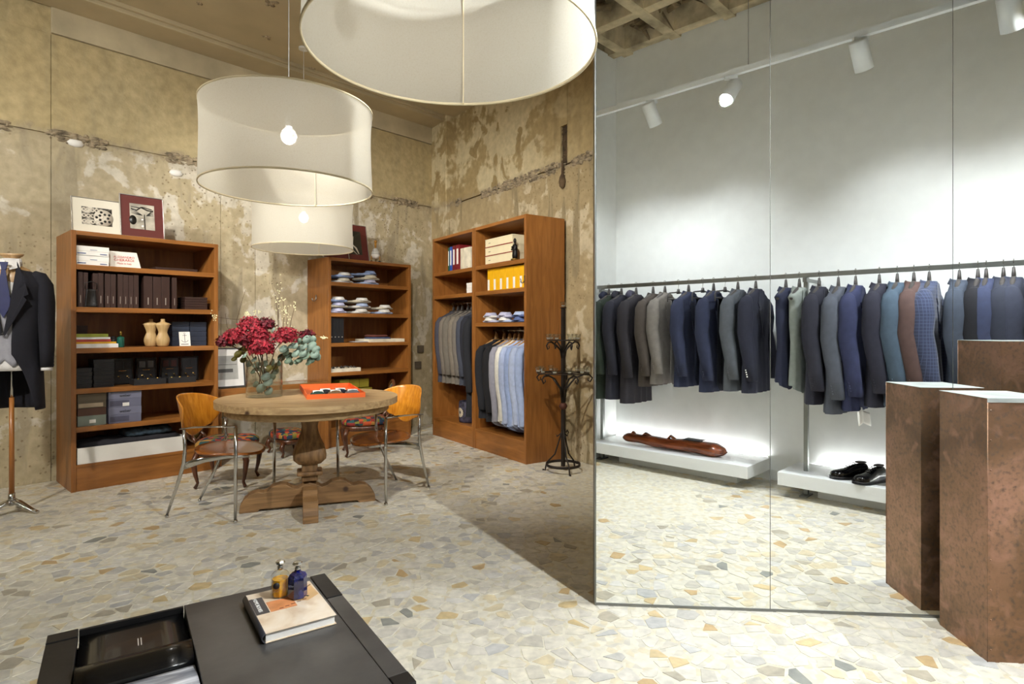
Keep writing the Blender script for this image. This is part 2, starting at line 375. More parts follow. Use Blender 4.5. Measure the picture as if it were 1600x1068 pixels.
# ceiling: flat slab over the shop, open waffle over the white wall strip (wall frame coordinates)
WX0, WX1, WYF = -3.72, .8, 2.7
cl = MB().box(-13, 9, WYF, 16, CEIL, CEIL+.3).box(WX1, 9, -.3, WYF, CEIL, CEIL+.3).box(-13, WX0, -.3, WYF, CEIL, CEIL+.3).build('ceiling', CEILM, None, FW.p(0, 0), FW.rz); tag(cl, kind='structure')
WAF = M('raw_waffle_concrete', (186, 170, 138), .9, var=.25, scale=5, bump=1, bscale=22)
WAFD = M('dark_waffle_vault', (120, 102, 74), .95, var=.35, scale=6, bump=1, bscale=18)  # darker concrete tone for the slab above the ribs and the debris
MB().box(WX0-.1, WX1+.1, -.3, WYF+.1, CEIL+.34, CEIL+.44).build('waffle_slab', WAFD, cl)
pitch = .56
def ribprof(h): return [(-.055-.0, h), (.055, h), (.11, h+.36), (-.11, h+.36)]
i = 0; x = WX0+.2
while x < WX1:
    MB().prism([(x+u, z) for u, z in ribprof(CEIL)], -.2, WYF+.05, 'y').build('waffle_rib', WAF, cl); x += pitch
y = .10
while y < WYF:
    MB().prism([(y+u, z) for u, z in ribprof(CEIL+.004)], WX0-.05, WX1+.05, 'x').build('waffle_rib', WAF, cl); y += pitch
deb = MB(); r_ = random.Random(12)
for k in range(46):
    cx, cy = r_.choice([(-2.55, .55), (-1.95, .95), (-3.1, .25), (-2.2, 1.5), (-3.2, .9)]); cx += r_.gauss(0, .13); cy += r_.gauss(0, .1); z = CEIL+r_.uniform(.02, .2)
    deb.tube([(cx+r_.uniform(-.15, .15), cy+r_.uniform(-.12, .12), z+r_.uniform(-.06, .08)) for _ in range(4)], [.01, .035, .03, .006], 6, sm=False)
tag(deb.build('hanging_straw_debris', WAFD, cl), kind='stuff')
for px, py, r0 in ((425, 6, .06), (312, 5, .03), (418, 58, .04), (487, 107, .035)):
    d = FPX*(CEIL-EYE)/(HY-py); q = Vector(((px-800)/FPX*d, d)); h_ = MB()
    for k in range(10): h_.lathe([(0, -.012), (r0*.3, -.006), (r0*.45, .006), (0, .01)], 7, (r_.gauss(0, r0*.4), r_.gauss(0, r0*.4), 0), sm=False)
    o = h_.build('broken_plaster_patch', SCAR, cl); o.location = Matrix.Rotation(-FW.rz, 3, 'Z') @ (Vector((q.x, q.y, CEIL))-Vector(FW.p(0, 0, 0)))
# white wall, its return, the closing walls behind the camera
ww = MB().box(-12, 4.2, -.2, 0, 0, CEIL+.05).box(-3.86, -3.68, 0, .55, 0, CEIL+.02).build('wall_white', WHITEP, None, FW.p(0, 0), FW.rz); tag(ww, kind='structure')
MB().box(-3.672, 4.2, 0, .012, 0, .09).build('baseboard_white', WHITEP, ww)
bw = MB().box(-6.2, -6, -5.5, 3.8, 0, 4.6).box(-6.2, 3, -5.5, -5.3, 3.6, 4.6).box(-6.2, 3, -5.5, -5.3, 0, .25).box(-.2, 3, -5.5, -5.3, .25, 3.6).box(-6.2, -5.8, -5.5, -5.3, .25, 3.6).build('wall_back', PALE); tag(bw, kind='structure')
wn_ = MB().box(-5.8, -.2, -5.5, -5.42, .25, .31).box(-5.8, -.2, -5.5, -5.42, 3.54, 3.6).box(-5.8, -5.74, -5.5, -5.42, .31, 3.54).box(-.26, -.2, -5.5, -5.42, .31, 3.54).box(-3.03, -2.97, -5.5, -5.42, .31, 3.54).build('added_window_1', M('added_window_grey', (60, 62, 64), .4, .5)); tag(wn_, kind='structure')  # added unseen window, stands behind the fill light
MB().box(-5.74, -3.03, -5.47, -5.46, .31, 3.54).build('pane', GLASS, wn_); MB().box(-2.97, -.26, -5.47, -5.46, .31, 3.54).build('pane', GLASS, wn_)
# floor: lime matrix plus broken marble pieces
def terrazzo(name, chips):
    m, nt, b, N, L = nmat(name)
    g = N('ShaderNodeNewGeometry')
    n = N('ShaderNodeTexNoise', i_Scale=26.0, i_Detail=6.0); L(g.outputs['Position'], n.inputs['Vector'])
    n2 = N('ShaderNodeTexNoise', i_Scale=5.0, i_Detail=5.0, i_Distortion=1.5); L(g.outputs['Position'], n2.inputs['Vector'])
    if chips:
        a = N('ShaderNodeAttribute', attribute_name='tint'); r = ramp(N, [(.3, (.68, .68, .68)), (.72, (1.22, 1.2, 1.16))]); 
        mx = mixc(N, L, .5, n.outputs[0], n2.outputs[0]); L(mx, r.inputs[0])
        c = mixc(N, L, 1.0, a.outputs['Color'], r.outputs[0], 'MULTIPLY')
    else:
        v = N('ShaderNodeTexVoronoi', i_Scale=30.0, i_Randomness=1.0); L(g.outputs['Position'], v.inputs['Vector'])
        r = ramp(N, [(.0, rgb(208, 203, 188)), (.3, rgb(204, 197, 176)), (.5, rgb(212, 207, 190)), (.75, rgb(204, 194, 168)), (.9, rgb(194, 189, 176))], 'CONSTANT')
        sx = N('ShaderNodeSeparateColor'); L(v.outputs['Color'], sx.inputs[0]); L(sx.outputs[0], r.inputs[0])
        r2 = ramp(N, [(.3, (.86, .86, .86)), (.7, (1.08, 1.08, 1.06))]); L(n.outputs[0], r2.inputs[0])
        c = mixc(N, L, 1.0, r.outputs[0], r2.outputs[0], 'MULTIPLY')
    L(c, b.inputs['Base Color'])
    b.inputs['Roughness'].default_value = .36 if chips else .45; b.inputs['Specular IOR Level'].default_value = .4
    return m
TZM, TZC = terrazzo('terrazzo_matrix', False), terrazzo('marble_chips', True)
fl = MB().box(-7, 6, -6, 12, -.12, 0).build('floor', TZM); tag(fl, kind='structure')
PAL = [((212, 208, 196), 26), ((204, 200, 190), 20), ((214, 209, 194), 20), ((192, 188, 176), 11), ((206, 194, 164), 9), ((200, 180, 138), 4), ((184, 182, 176), 6), ((186, 186, 184), 4), ((172, 165, 148), 3), ((188, 162, 120), 2), ((140, 142, 136), 1), ((208, 206, 200), 6)]
pal = [rgb(*c) for c, wt in PAL for _ in range(wt)]
def chipfield():
    g = .082; pts = {}; r_ = random.Random(21)
    x0, x1, y0, y1 = -6.0, 4.4, -1.4, 9.4
    nx, ny = int((x1-x0)/g), int((y1-y0)/g)
    for i in range(nx):
        for j in range(ny): pts[i, j] = (x0+(i+.5+r_.uniform(-.48, .48))*g, y0+(j+.5+r_.uniform(-.48, .48))*g)
    out = []
    for i in range(2, nx-2):
        for j in range(2, ny-2):
            px, py = pts[i, j]; p = Vector((px, py))
            if p.dot(DLP) > LEFT-.03 or p.dot(DRP) > RIGHT-.02: continue
            if (p-W(0, 5.48)).dot(FW.y) < 0: continue
            if py > 0 and py < 1.5 and abs(px) < 1.2: continue
            if py < 1.5 and px < -.6: continue
            if p.x-M0.x > 0 and (p-M0).dot(MN) > .14 : continue
            if r_.random() < .12: continue
            poly = [(px-g*1.2, py-g*1.2), (px+g*1.2, py-g*1.2), (px+g*1.2, py+g*1.2), (px-g*1.2, py+g*1.2)]
            for a in (-2, -1, 0, 1, 2):
                for c in (-2, -1, 0, 1, 2):
                    if (a or c) and abs(a)+abs(c) < 4:
                        qx, qy = pts[i+a, j+c]; nx_, ny_ = qx-px, qy-py; ln = hypot(nx_, ny_); nx_ /= ln; ny_ /= ln
                        d = ln/2-gap_(r_); new = []; m = len(poly)
                        ds = [(X-px)*nx_+(Y-py)*ny_-d for X, Y in poly]
                        if max(ds) <= 0: continue
                        for k in range(m):
                            A, B = poly[k], poly[(k+1) % m]; da, db = ds[k], ds[(k+1) % m]
                            if da <= 0: new.append(A)
                            if (da < 0) != (db < 0): t = da/(da-db); new.append((A[0]+(B[0]-A[0])*t, A[1]+(B[1]-A[1])*t))
                        poly = new
                        if len(poly) < 3: break
                if len(poly) < 3: break
            if len(poly) < 3: continue
            out.append((px, py, poly, r_.choice(pal), r_.uniform(.0008, .0022)))
    return out
def gap_(r_): return r_.choice((.002, .004, .007, .011, .017))
chips = chipfield()
def vis(c):
    x, y = c[0], c[1]
    if y < 1.9: return 0
    px = 800+FPX*x/y; py = HY+FPX*EYE/y
    if not (0 < px < 1600 and py < 1068): return 0
    if px > 925 and (Vector((x, y))-M0).dot(MN) > 0: return 0
    A = 0; P = c[2]
    for k in range(len(P)): A += P[k][0]*P[(k+1) % len(P)][1]-P[(k+1) % len(P)][0]*P[k][1]
    if 60 < px < 660 and py > 985: return 0
    return abs(A)/y**3
chips.sort(key=vis, reverse=True)
def tint(me, cols):
    at = me.color_attributes.new('tint', 'FLOAT_COLOR', 'CORNER'); buf = []
    for c, n in cols: buf += list(c)*n
    at.data.foreach_set('color', buf)
def chipmesh(name, lst, center=None):
    vs = []; fs = []; cols = []
    for x, y, P, col, hh in lst:
        o = len(vs); n = len(P); cx, cy = center or (0, 0)
        vs += [(X-cx, Y-cy, hh) for X, Y in P]+[(X+(X-x)*.03-cx, Y+(Y-y)*.03-cy, -.002) for X, Y in P]
        fs.append(tuple(range(o, o+n))); cols.append((col, n))
        for k in range(n): fs.append((o+k, o+n+k, o+n+(k+1) % n, o+(k+1) % n)); cols.append((col, 4))
    me = bpy.data.meshes.new(name); me.from_pydata(vs, [], fs); me.materials.append(TZC); tint(me, cols)
    o = bpy.data.objects.new(name, me); COL.objects.link(o); o.parent = fl
    if center: o.location = (*center, 0)
    return o
for c in chips[:290]: chipmesh('marble_piece', [c], (c[0], c[1]))
tag(chipmesh('marble_pieces', chips[290:]), kind='stuff')
# ------------------------------------------------------------------ mirror screen
m, nt, b, N, L = nmat('mirror_silver'); b.inputs['Metallic'].default_value = 1; b.inputs['Roughness'].default_value = 0; b.inputs['Base Color'].default_value = (.93, .95, .94, 1); MIRROR = m
FM = Frame(M0, MD)
PW = .6128*EYE
ms = thing('mirror_screen', 'floor-to-ceiling mirror screen of tall frameless panels reflecting the clothes rack', 'mirror', FM.p(0, 0), FM.rz)
for i in range(5): MB().box(i*PW+.0015, (i+1)*PW-.0015, 0, .006, .012, 4.1).build('mirror_panel', [MIRROR], ms)
MB().box(0.002, 5*PW, .0065, .13, 0, CEIL).build('partition', M('partition_grey', (120, 118, 112), .8), ms)
MB().box(.0, 5*PW, -.004, .0, 0, .012).box(-.006, 0, -.004, .13, 0, 4.1).build('edge_trim', STEEL, ms)

# ================================================================== BOOKCASES AND CABINETS
def bookcase(F, x0, w_, d, H, tops, plinth, label, cat='bookcase', name='bookcase', group=None, t=.036, st=.042):
    r = thing(name, label, cat, F.p(x0, 0), F.rz, group)
    MB().box(0, t, 0, d, 0, H).build('side_panel', WV, r, bevel=.002); MB().box(w_-t, w_, 0, d, 0, H).build('side_panel', WV, r, bevel=.002)
    MB().box(t, w_-t, 0, d, H-t, H-.001).build('top_panel', WH, r, bevel=.002)
    MB().box(t, w_-t, d-.014, d-.002, .02, H-t).build('back_panel', WV, r)
    MB().box(t, w_-t, .006, .03, 0, plinth-.003).build('plinth', WH, r, bevel=.002)
    MB().box(t, w_-t, .002, d-.014, plinth-.025, plinth).build('shelf', WH, r)
    for z in tops: MB().box(t, w_-t, .003, d-.014, z-st, z).build('shelf', WH, r, bevel=.002)
    return r
BT = (1.89, 1.535, 1.191, .852, .534)
D1, D2 = .56, .47
bc1 = bookcase(FL1, 0, 1.165, D1, 2.17, BT, .222, 'open cherry wood bookcase of boxes and dark binders beside the tailcoat mannequin')
bc2 = bookcase(FL2, 0, 1.166, D2, 2.17, BT, .222, 'open cherry wood bookcase with folded shirts standing behind the round table')
hk = MB().tube([(0, 0, .03), (0, 0, -.02), (-.02, 0, -.045), (-.045, 0, -.04), (-.05, 0, -.01)], .006, 8).build('coat_hook', STEEL, bc2, (-.008, D2*.55, 1.72)); tag(hk, 'silver hook on the side panel')
cabl = bookcase(FCB, 0, 1.022, .495, 2.5, (2.06, 1.77), .228, 'far tall cherry wood wardrobe unit with binders above hanging jackets', 'wardrobe', 'open_wardrobe')
cabr = bookcase(FCB, 1.03, 1.017, .495, 2.5, (2.06, 1.77), .228, 'near tall cherry wood wardrobe unit with yellow binders above hanging shirts', 'wardrobe', 'open_wardrobe')
MB().box(.036, .981, .003, .48, 1.378, 1.42).build('shelf', WH, cabr, bevel=.002)
for r, z in ((cabl, 1.675), (cabr, 1.335)): tag(MB().tube([(.03, .245, z), (.985, .245, z)], .011, 10).build('hanging_rail', CHROME, r), 'chrome hanging rail')
hk = MB().tube([(0, 0, .03), (0, 0, -.03), (0, -.02, -.05), (0, -.04, -.045), (0, -.05, -.01)], .006, 8).build('coat_hook', CHROME, cabr, (1.0, -.008, 1.86))
# ------------------------------------------------------------------ small-goods builders
def carton(F, x, y, z, w_, d, h, mb_, ml=None, label='', cat='box', group=None, lid=.4, tagm=None, tagpos=(.3, .8, .15, .5), rot=0, name='carton'):
    r = thing(name, label, cat, F.p(x+w_/2, y+d/2, z), F.rz+rot, group)
    hw, hd = w_/2, d/2; hl = h*lid
    MB().box(-hw+.002, hw-.002, -hd+.002, hd-.002, 0, h-.002).build('box_body', mb_, r)
    MB().box(-hw, hw, -hd, hd, h-hl, h).build('lid', ml or mb_, r, bevel=.0015)
    if tagm: MB().box(-hw+w_*tagpos[0], -hw+w_*tagpos[1], -hd-.0016, -hd-.0002, h*tagpos[2], h*tagpos[3]).build('paper_label', tagm, r)
    return r
def book(F, x, y, z, w_, d, h, cm, label, group=None, flat=False, cat='book', name='book', spine=None, rot=0, pages=PAPER):
    r = thing(name, label, cat, F.p(x+w_/2, y+d/2, z), F.rz+rot, group); hw, hd = w_/2, d/2; t = min(.003, w_*.15, h*.15)
    if flat:
        MB().box(-hw, hw, -hd, hd, 0, t).box(-hw, hw, -hd, hd, h-t, h).box(-hw, hw, -hd, -hd+t, t, h-t).build('cover', cm, r)
        MB().box(-hw+.002, hw-.004, -hd+t, hd-.004, t, h-t).build('pages', pages, r)
    else:
        MB().box(-hw, -hw+t, -hd, hd, 0, h).box(hw-t, hw, -hd, hd, 0, h).box(-hw+t, hw-t, -hd, -hd+t, 0, h).build('cover', cm, r, bevel=.0006)
        MB().box(-hw+t, hw-t, -hd+t, hd-.004, .003, h-.004).build('pages', pages, r)
    if spine: MB().box(-hw*spine[0], hw*spine[0], -hd-.0012, -hd, h*spine[1], h*spine[2]).build('spine_label', spine[3], r)
    return r
LW_ = M('warm_white_card', (236, 232, 222), .6, var=.01)
# shelf 1
for k, zz in enumerate((1.89, 1.972)):
    r = carton(FL1, .042, .03, zz, .232, .34, .078, PAPER, PAPER, ('upper', 'lower')[1-k]+' white shirt box at the left end of the top bookcase shelf', group=None, lid=.55)
    MB().box(-.11, -.05, -.1712, -.1702, .012, .020).box(-.02, .03, -.1712, -.1702, .045, .049).box(.05, .1, -.1712, -.1702, .012, .018).build('blue_print', M('blue_ink', (88, 104, 150), .6), r)
sg = thing('shop_sign', 'small white card sign with red lettering leaning on the top bookcase shelf', 'sign', FL1.p(.41, .10, 1.891), FL1.rz)
sl = MB().prism([(-.115, 0), (.125, 0), (.095, .145), (-.135, .145)], -.004, .004, 'y').build('card', LW_, sg); sl.rotation_euler = (-.15, 0, 0)
RED = M('red_ink', (196, 58, 48), .6, var=.02)
for t_, s_, z_ in (('ALESSANDRO', .026, .095), ('GHERARDI', .032, .068), ('Made in Italy', .022, .038)):
    lettering(t_, s_, (-.005, -.0052, z_), (pi/2, 0, 0), RED, sl)
carton(FL1, .64, .06, 1.89, .36, .28, .028, BROWNB, None, 'flat dark brown box lying alone on the top bookcase shelf', name='flat_box')
# shelf 2 binders
def bx(p): return hitx(FL1, 100+p/6.4)
seg = [(150, 200), (205, 250), (298, 350), (352, 405), (420, 475), (477, 530), (548, 600), (602, 655), (657, 706), (708, 758), (810, 896), (902, 984), (986, 1070), (1094, 1140)]
places = ['far left', 'second from the left', 'third', 'fourth', 'fifth', 'sixth', 'seventh', 'eighth', 'ninth', 'tenth', 'wide eleventh', 'wide twelfth', 'wide thirteenth', 'lone right-hand']
ENG = M('silver_foil', (170, 160, 150), .5, var=.02)
ring_p = random.Random(5)
for i, (a, b_) in enumerate(seg):
    xa, xb = bx(a), bx(b_)
    book(FL1, xa, .03, 1.536, xb-xa-.001, .27, .292-.002*(i % 3), BROWNB, ('%s dark brown binder in the row on the second bookcase shelf' % places[i]), 'dark binders on the second shelf', name='binder', cat='binder', spine=(.10, .12, .34, ENG), pages=BLACK)
for k in range(5): carton(FL1, .885, .05, 1.536+k*.024, .20, .2, .022, BROWNB, None, 'flat brown box in the low stack beside the binders, %s' % ['lowest', 'second from bottom', 'middle', 'fourth up', 'topmost'][k], group='flat brown boxes beside the binders', name='flat_box', lid=.7)
# leather bag leaning on the binders
bg = thing('leather_pouch', 'small black leather pouch leaning on the leftmost dark binders', 'pouch', FL1.p(.14, .0, 1.536), FL1.rz)
LEATH = M('black_leather', (22, 19, 18), .4, var=.2, bump=.3, bscale=120)
MB().grid(lambda u, v: ((u-.5)*.09*(1-.3*v), .010+.014*sin(pi*v)*sin(pi*u), v*.15), 10, 10).build('pouch_body', LEATH, bg, solid=.014)
MB().tube([(-.04, .012, .15), (-.045, .0, .20), (0, .0, .215), (.04, .0, .2), (.04, .012, .15)], .004, 6).build('strap', LEATH, bg)
# shelf 3
cols3 = [(.30, (238, 238, 236), .035, 'white'), (.285, (222, 170, 46), .016, 'mustard yellow'), (.245, (176, 66, 58), .022, 'brick red'), (.24, (236, 236, 236), .018, 'slim white'), (.225, (146, 152, 56), .028, 'olive green')]
z = 1.192
for w_, c, h, nm in cols3:
    book(FL1, .04, .02, z, w_, .21, h-.001, M('cover_'+nm, c, .5), nm+' book lying in the short stack beside the green candle', flat=True); z += h
carton(FL1, .045, .34, 1.192, .14, .03, .19, M('dusky_card', (92, 72, 66), .6), None, 'dusky brown card box standing behind the coloured books', lid=.2)
cn = thing('perfume_candle', 'dark green glass candle with brass stopper beside the stack of books', 'candle', FL1.p(.365, .05, 1.192), FL1.rz)
MB().lathe([(.026, 0), (.028, .004), (.028, .085), (.022, .092), (0, .092)], 20).build('jar', M('teal_glass', (28, 92, 78), .1, var=.02), cn); MB().lathe([(.008, 0), (.008, .03), (.011, .035), (.006, .05), (0, .052)], 14, (0, 0, .092)).build('stopper', M('brass', (200, 170, 90), .25, 1), cn)
cn = thing('perfume_candle', 'short dark pot half hidden behind the green candle', 'candle', FL1.p(.335, .15, 1.192), FL1.rz); MB().lathe([(.024, 0), (.026, .004), (.026, .08), (0, .08)], 20).build('jar', BLACK, cn); MB().lathe([(.02, 0), (.022, .012), (0, .016)], 14, (0, 0, .08)).build('lid', BLACK, cn)
TORSO = woodmat('pale_mannequin_wood', (184, 150, 98), (214, 184, 132), (5, 5, .6), rough=.45, coat=.1)
def torso(x, y, label, sc):
    r = thing('torso_figurine', label, 'figurine', FL1.p(x, y, 1.192), FL1.rz)
    pr = [(.036, .0), (.048, .01), (.058, .05), (.056, .075), (.040, .115), (.036, .13), (.042, .155), (.056, .19), (.060, .205), (.05, .214), (.022, .222), (.017, .232), (.017, .25), (0, .252)]
    MB().lathe([(a*sc, b_*sc) for a, b_ in pr], 28, sc=(1, .62)).build('torso', TORSO, r)
    MB().lathe([(.012*sc, 0), (.014*sc, .004), (.0, .01)], 12, (-.055*sc, 0, .200*sc)).lathe([(.012*sc, 0), (.014*sc, .004), (0, .01)], 12, (.055*sc, 0, .200*sc)).build('shoulder_cap', TORSO, r)
torso(.62, .12, 'pale wooden dress-form figurine standing half behind its twin', 1.0); torso(.70, .06, 'pale wooden dress-form figurine standing in front beside navy boxes', 1.0)
for ci in range(2):
    for k in range(5):
        carton(FL1, .80+ci*.155, .13, 1.192+k*.046, .15, .26, .044, NAVYB, None, 'navy box in the %s column behind the anchor card, %s' % (('left', 'right')[ci], ['bottom', 'second', 'third', 'fourth', 'top'][k]), group='stacked navy boxes behind the anchor card', name='flat_box', lid=.6)
ac = thing('anchor_card', 'cream card with a drawn anchor leaning on the navy boxes', 'card', FL1.p(.90, .09, 1.192), FL1.rz)
cp = MB().box(-.048, .048, -.002, .002, 0, .135).build('card', LW_, ac); cp.rotation_euler = (-.2, 0, 0)
INK = M('black_ink', (30, 28, 26), .6, var=0)
ink = MB().tube([(0, -.003, .035), (0, -.003, .11)], .0018, 6)
ink.tube([(-.03, -.003, .055), (-.02, -.003, .042), (0, -.003, .035), (.02, -.003, .042), (.03, -.003, .055)], .0018, 6).tube([(-.018, -.003, .1), (.018, -.003, .1)], .0018, 6).lathe([(.006, -.001), (.008, .0), (.006, .001)], 12, (0, 0, 0), mat=Matrix.Translation((0, -.003, .118)) @ Matrix.Rotation(pi/2, 4, 'X'), close=True)
for q in range(6): ink.box(-.034+q*.011, -.026+q*.011, -.0032, -.002, .012, .02)
ink.build('anchor_print', INK, cp)
# shelf 4
for (x0, w_, n, h) in ((.045, .11, 5, .034), (.165, .15, 7, .034)):
    for k in range(n):
        carton(FL1, x0+.003*(k % 2), .05, .853+k*h, w_, .18, h-.002, BLACK, None, 'flat black box in the %s stack on the fourth shelf, %s' % ('short left' if n == 5 else 'taller', ['lowest', 'second up', 'third up', 'fourth up', 'fifth up', 'sixth up', 'topmost'][k]), group='black boxes at the left of the fourth shelf', name='flat_box', lid=.55)
BRASS = M('brass_small', (210, 180, 110), .25, 1, var=.02); GREY = M('mid_grey_leather', (110, 110, 112), .6); OXB = M('oxblood_leather', (70, 26, 22), .5)
for i, (xx, c, nm) in enumerate(((.335, BLACK, 'leftmost upright black case of gold cufflinks'), (.525, GREY, 'upright black case with two grey squares'), (.72, OXB, 'upright black case with dark red squares'), (.89, BLACK, 'rightmost upright black case of gold cufflinks'))):
    r = thing('display_case', nm+' on the fourth bookcase shelf', 'display case', FL1.p(xx+.08, .2, .853), FL1.rz)
    MB().box(-.082, .082, 0, .03, 0, .235).build('backing', BLACK, r, bevel=.003)
    MB().box(-.082, .082, -.012, 0, 0, .012).box(-.082, .082, -.012, 0, .223, .235).box(-.082, -.072, -.012, 0, .012, .223).box(.072, .082, -.012, 0, .012, .223).build('frame', M('black_lacquer', (14, 14, 15), .2), r)
    for sx_ in (-.034, .034):
        MB().box(sx_-.024, sx_+.024, -.006, -.0, .145, .205).build('sample_square', c, r, bevel=.001)
        MB().lathe([(0, -.006), (.01, -.003), (.01, .003), (0, .006)], 12, (sx_, -.012, .075)).lathe([(0, -.004), (.006, 0), (0, .004)], 10, (sx_+.012, -.014, .062)).build('cufflink', BRASS, r)
    MB().box(-.03, .03, -.003, 0, .122, .126).build('name_plate', BRASS, r)
for x0, w_, nm in ((.46, .255, 'left'), (.735, .235, 'right')):
    r = thing('shallow_tray', nm+' shallow black tray lying in front of the cufflink cases', 'tray', FL1.p(x0+w_/2, .09, .853), FL1.rz); hw = w_/2
    MB().box(-hw, hw, -.07, -.062, 0, .05).box(-hw, hw, .062, .07, 0, .05).box(-hw, -hw+.008, -.062, .062, 0, .05).box(hw-.008, hw, -.062, .062, 0, .05).box(-hw, hw, -.062, .062, 0, .006).build('tray_body', M('charcoal_card', (42, 42, 44), .5), r)
    for q in range(3): MB().lathe([(0, 0), (.012, .003), (.014, .012), (0, .018)], 12, (-hw*.6+q*hw*.6, 0, .04)).build('cufflink', BRASS, r)
# shelf 5 shoe boxes
BG1, BG2 = M('blue_grey_card', (112, 114, 136), .6, var=.03), M('blue_grey_lid', (122, 124, 146), .6, var=.02)
TAUPE, TEAL = M('taupe_card', (98, 88, 72), .6, var=.04), M('pale_teal_card', (132, 142, 132), .6, var=.04)
carton(FL1, .05, .03, .535, .205, .33, .085, TEAL, None, 'pale teal shoe box at the bottom of the left stack', lid=.08, tagm=PAPER, tagpos=(.4, .62, .25, .6), name='shoe_box')
carton(FL1, .05, .03, .621, .205, .33, .062, M('russet_card', (88, 60, 48), .6, var=.04), None, 'russet brown shoe box in the middle of the left stack', lid=.1, name='shoe_box')
carton(FL1, .05, .03, .684, .205, .33, .12, TAUPE, None, 'olive taupe shoe box on top of the left stack', lid=.5, tagm=M('kraft_label', (176, 160, 136), .6), tagpos=(.03, .88, .06, .34), name='shoe_box')
for k, zz in enumerate((.535, .671)):
    r = carton(FL1, .268, .025, zz, .25, .34, .135, BG1, BG2, ('lower', 'upper')[k]+' blue-grey shoe box in the right stack on the fifth shelf', lid=.45, tagm=PAPER if k else None, tagpos=(.42, .62, .06, .28), name='shoe_box')
    lettering('weber', .034, (.0, -.1715, .10), (pi/2, 0, 0), INK, r)
    MB().box(-.115, .03, -.1688, -.1682, .012, .058).build('printed_panel', M('grey_print', (84, 84, 104), .6), r)
# shelf 6 long white box with cloth
r = thing('garment_box', 'long open white box of dark garment bags at the bottom of the bookcase', 'box', FL1.p(.46, .2, .223), FL1.rz)
MB().box(-.415, .415, -.19, -.186, 0, .135).box(-.415, .415, .186, .19, 0, .135).box(-.415, -.411, -.186, .186, 0, .135).box(.411, .415, -.186, .186, 0, .135).box(-.411, .411, -.186, .186, 0, .004).build('box_body', PAPER, r)
CHAR = cloth('charcoal_cloth', (44, 44, 50)); PATT = M('blue_orange_print', (40, 54, 66), .8, var=.9, scale=30)
for nm, x0, x1, z0, z1, y0, y1, mt, sd in (('dark grey garment bags folded in the long white box', -.40, .40, .10, .17, -.17, .17, CHAR, 1), ('crumpled blue patterned cloth on the folded garment bags', -.06, .34, .172, .235, -.15, .12, PATT, 4)):
    g = MB().lathe([(.0, 0), (.8, .0), (.97, .15), (1, .5), (.93, .85), (.7, 1), (0, 1)], 40, power=4)
    g.v = [((x0+x1)/2+vx*(x1-x0)/2+.006*noise.noise(Vector((vx*4, vy*4, vz+sd))), (y0+y1)/2+vy*(y1-y0)/2, z0+vz*(z1-z0)*(1+.45*noise.noise(Vector((vx*3, vy*3, sd))))) for vx, vy, vz in g.v]
    q = FL1.p(.46, .2, .223); o = g.build('folded_cloth', mt, None, q, FL1.rz); tag(o, nm, 'cloth')
# ------------------------------------------------------------------ framed photographs
SILV = M('silver_frame', (190, 186, 180), .3, .8, var=.02)
def photomat(name, kind):
    m, nt, b, N, L = nmat(name); tc = N('ShaderNodeTexCoord')
    n = N('ShaderNodeTexNoise', i_Scale=7.0 if kind != 'wave' else 3.0, i_Detail=4.0, i_Distortion=2.2); L(tc.outputs['Object'], n.inputs['Vector'])
    r = ramp(N, [(.36, rgb(28, 26, 24)), (.48, rgb(96, 92, 84)), (.60, rgb(214, 208, 194))] if kind != 'dark' else [(.5, rgb(34, 36, 30)), (.66, rgb(60, 62, 54))]); L(n.outputs[0], r.inputs[0]); L(r.outputs[0], b.inputs['Base Color'])
    b.inputs['Roughness'].default_value = .3; b.inputs['Coat Weight'].default_value = .3; return m
def picture(F, x, y, z, w_, h, lean, matm, image, frm, label, mw=.22, mh=.22, ft=.008, img=None):
    r = thing('framed_photograph', label, 'picture', F.p(x, y, z), F.rz); fr = MB()
    fr.box(-w_/2, w_/2, -.016, .004, 0, ft).box(-w_/2, w_/2, -.016, .004, h-ft, h).box(-w_/2, -w_/2+ft, -.016, .004, ft, h-ft).box(w_/2-ft, w_/2, -.016, .004, ft, h-ft)
    a = fr.build('frame', frm, r, bevel=.001); a.rotation_euler = (-lean, 0, 0)
    b_ = MB().box(-w_/2+ft, w_/2-ft, -.008, 0, ft, h-ft).build('mat_board', matm, r); b_.rotation_euler = (-lean, 0, 0)
    i_ = MB().box(-w_*(.5-mw), w_*(.5-mw), -.0095, -.0078, h*mh, h*(1-mh)).build('photograph', image, r); i_.rotation_euler = (-lean, 0, 0)
    if img: img(i_, w_*(.5-mw), h*mh, h*(1-mh))
    return r
PD, PL_ = M('photo_black', (28, 26, 24), .35, var=.1), M('photo_cream', (214, 206, 190), .35, var=.05)
def reel(o, hw, z0, z1):
    zc = (z0+z1)/2-.008; rx = Matrix.Translation((hw*.42, -.0105, zc)) @ Matrix.Rotation(pi/2, 4, 'X'); R0 = (z1-z0)*.46
    MB().lathe([(0, 0), (R0, 0), (R0, .0008), (0, .0008)], 32, mat=rx).build('reel_print', PL_, o)
    h = MB()
    for q in range(10): a = q*pi/5; rr_ = R0*(.72 if q % 2 else .45); h.lathe([(0, .0005), (R0*.15, .0005), (R0*.15, .0014), (0, .0014)], 10, (rr_*cos(a), rr_*sin(a), .0004), mat=rx)
    h.build('reel_holes', PD, o); h = MB()
    for j in range(3):
        for q in range(5): h.lathe([(.008, 0), (.018, 0), (.018, .0009), (.008, .0009)], 12, (0, 0, 0), close=True, mat=Matrix.Translation((-hw*.85+q*hw*.28, -.0105, z0+(z1-z0)*(.17+.33*j))) @ Matrix.Rotation(pi/2, 4, 'X'))
    h.build('cog_print', PL_, o)
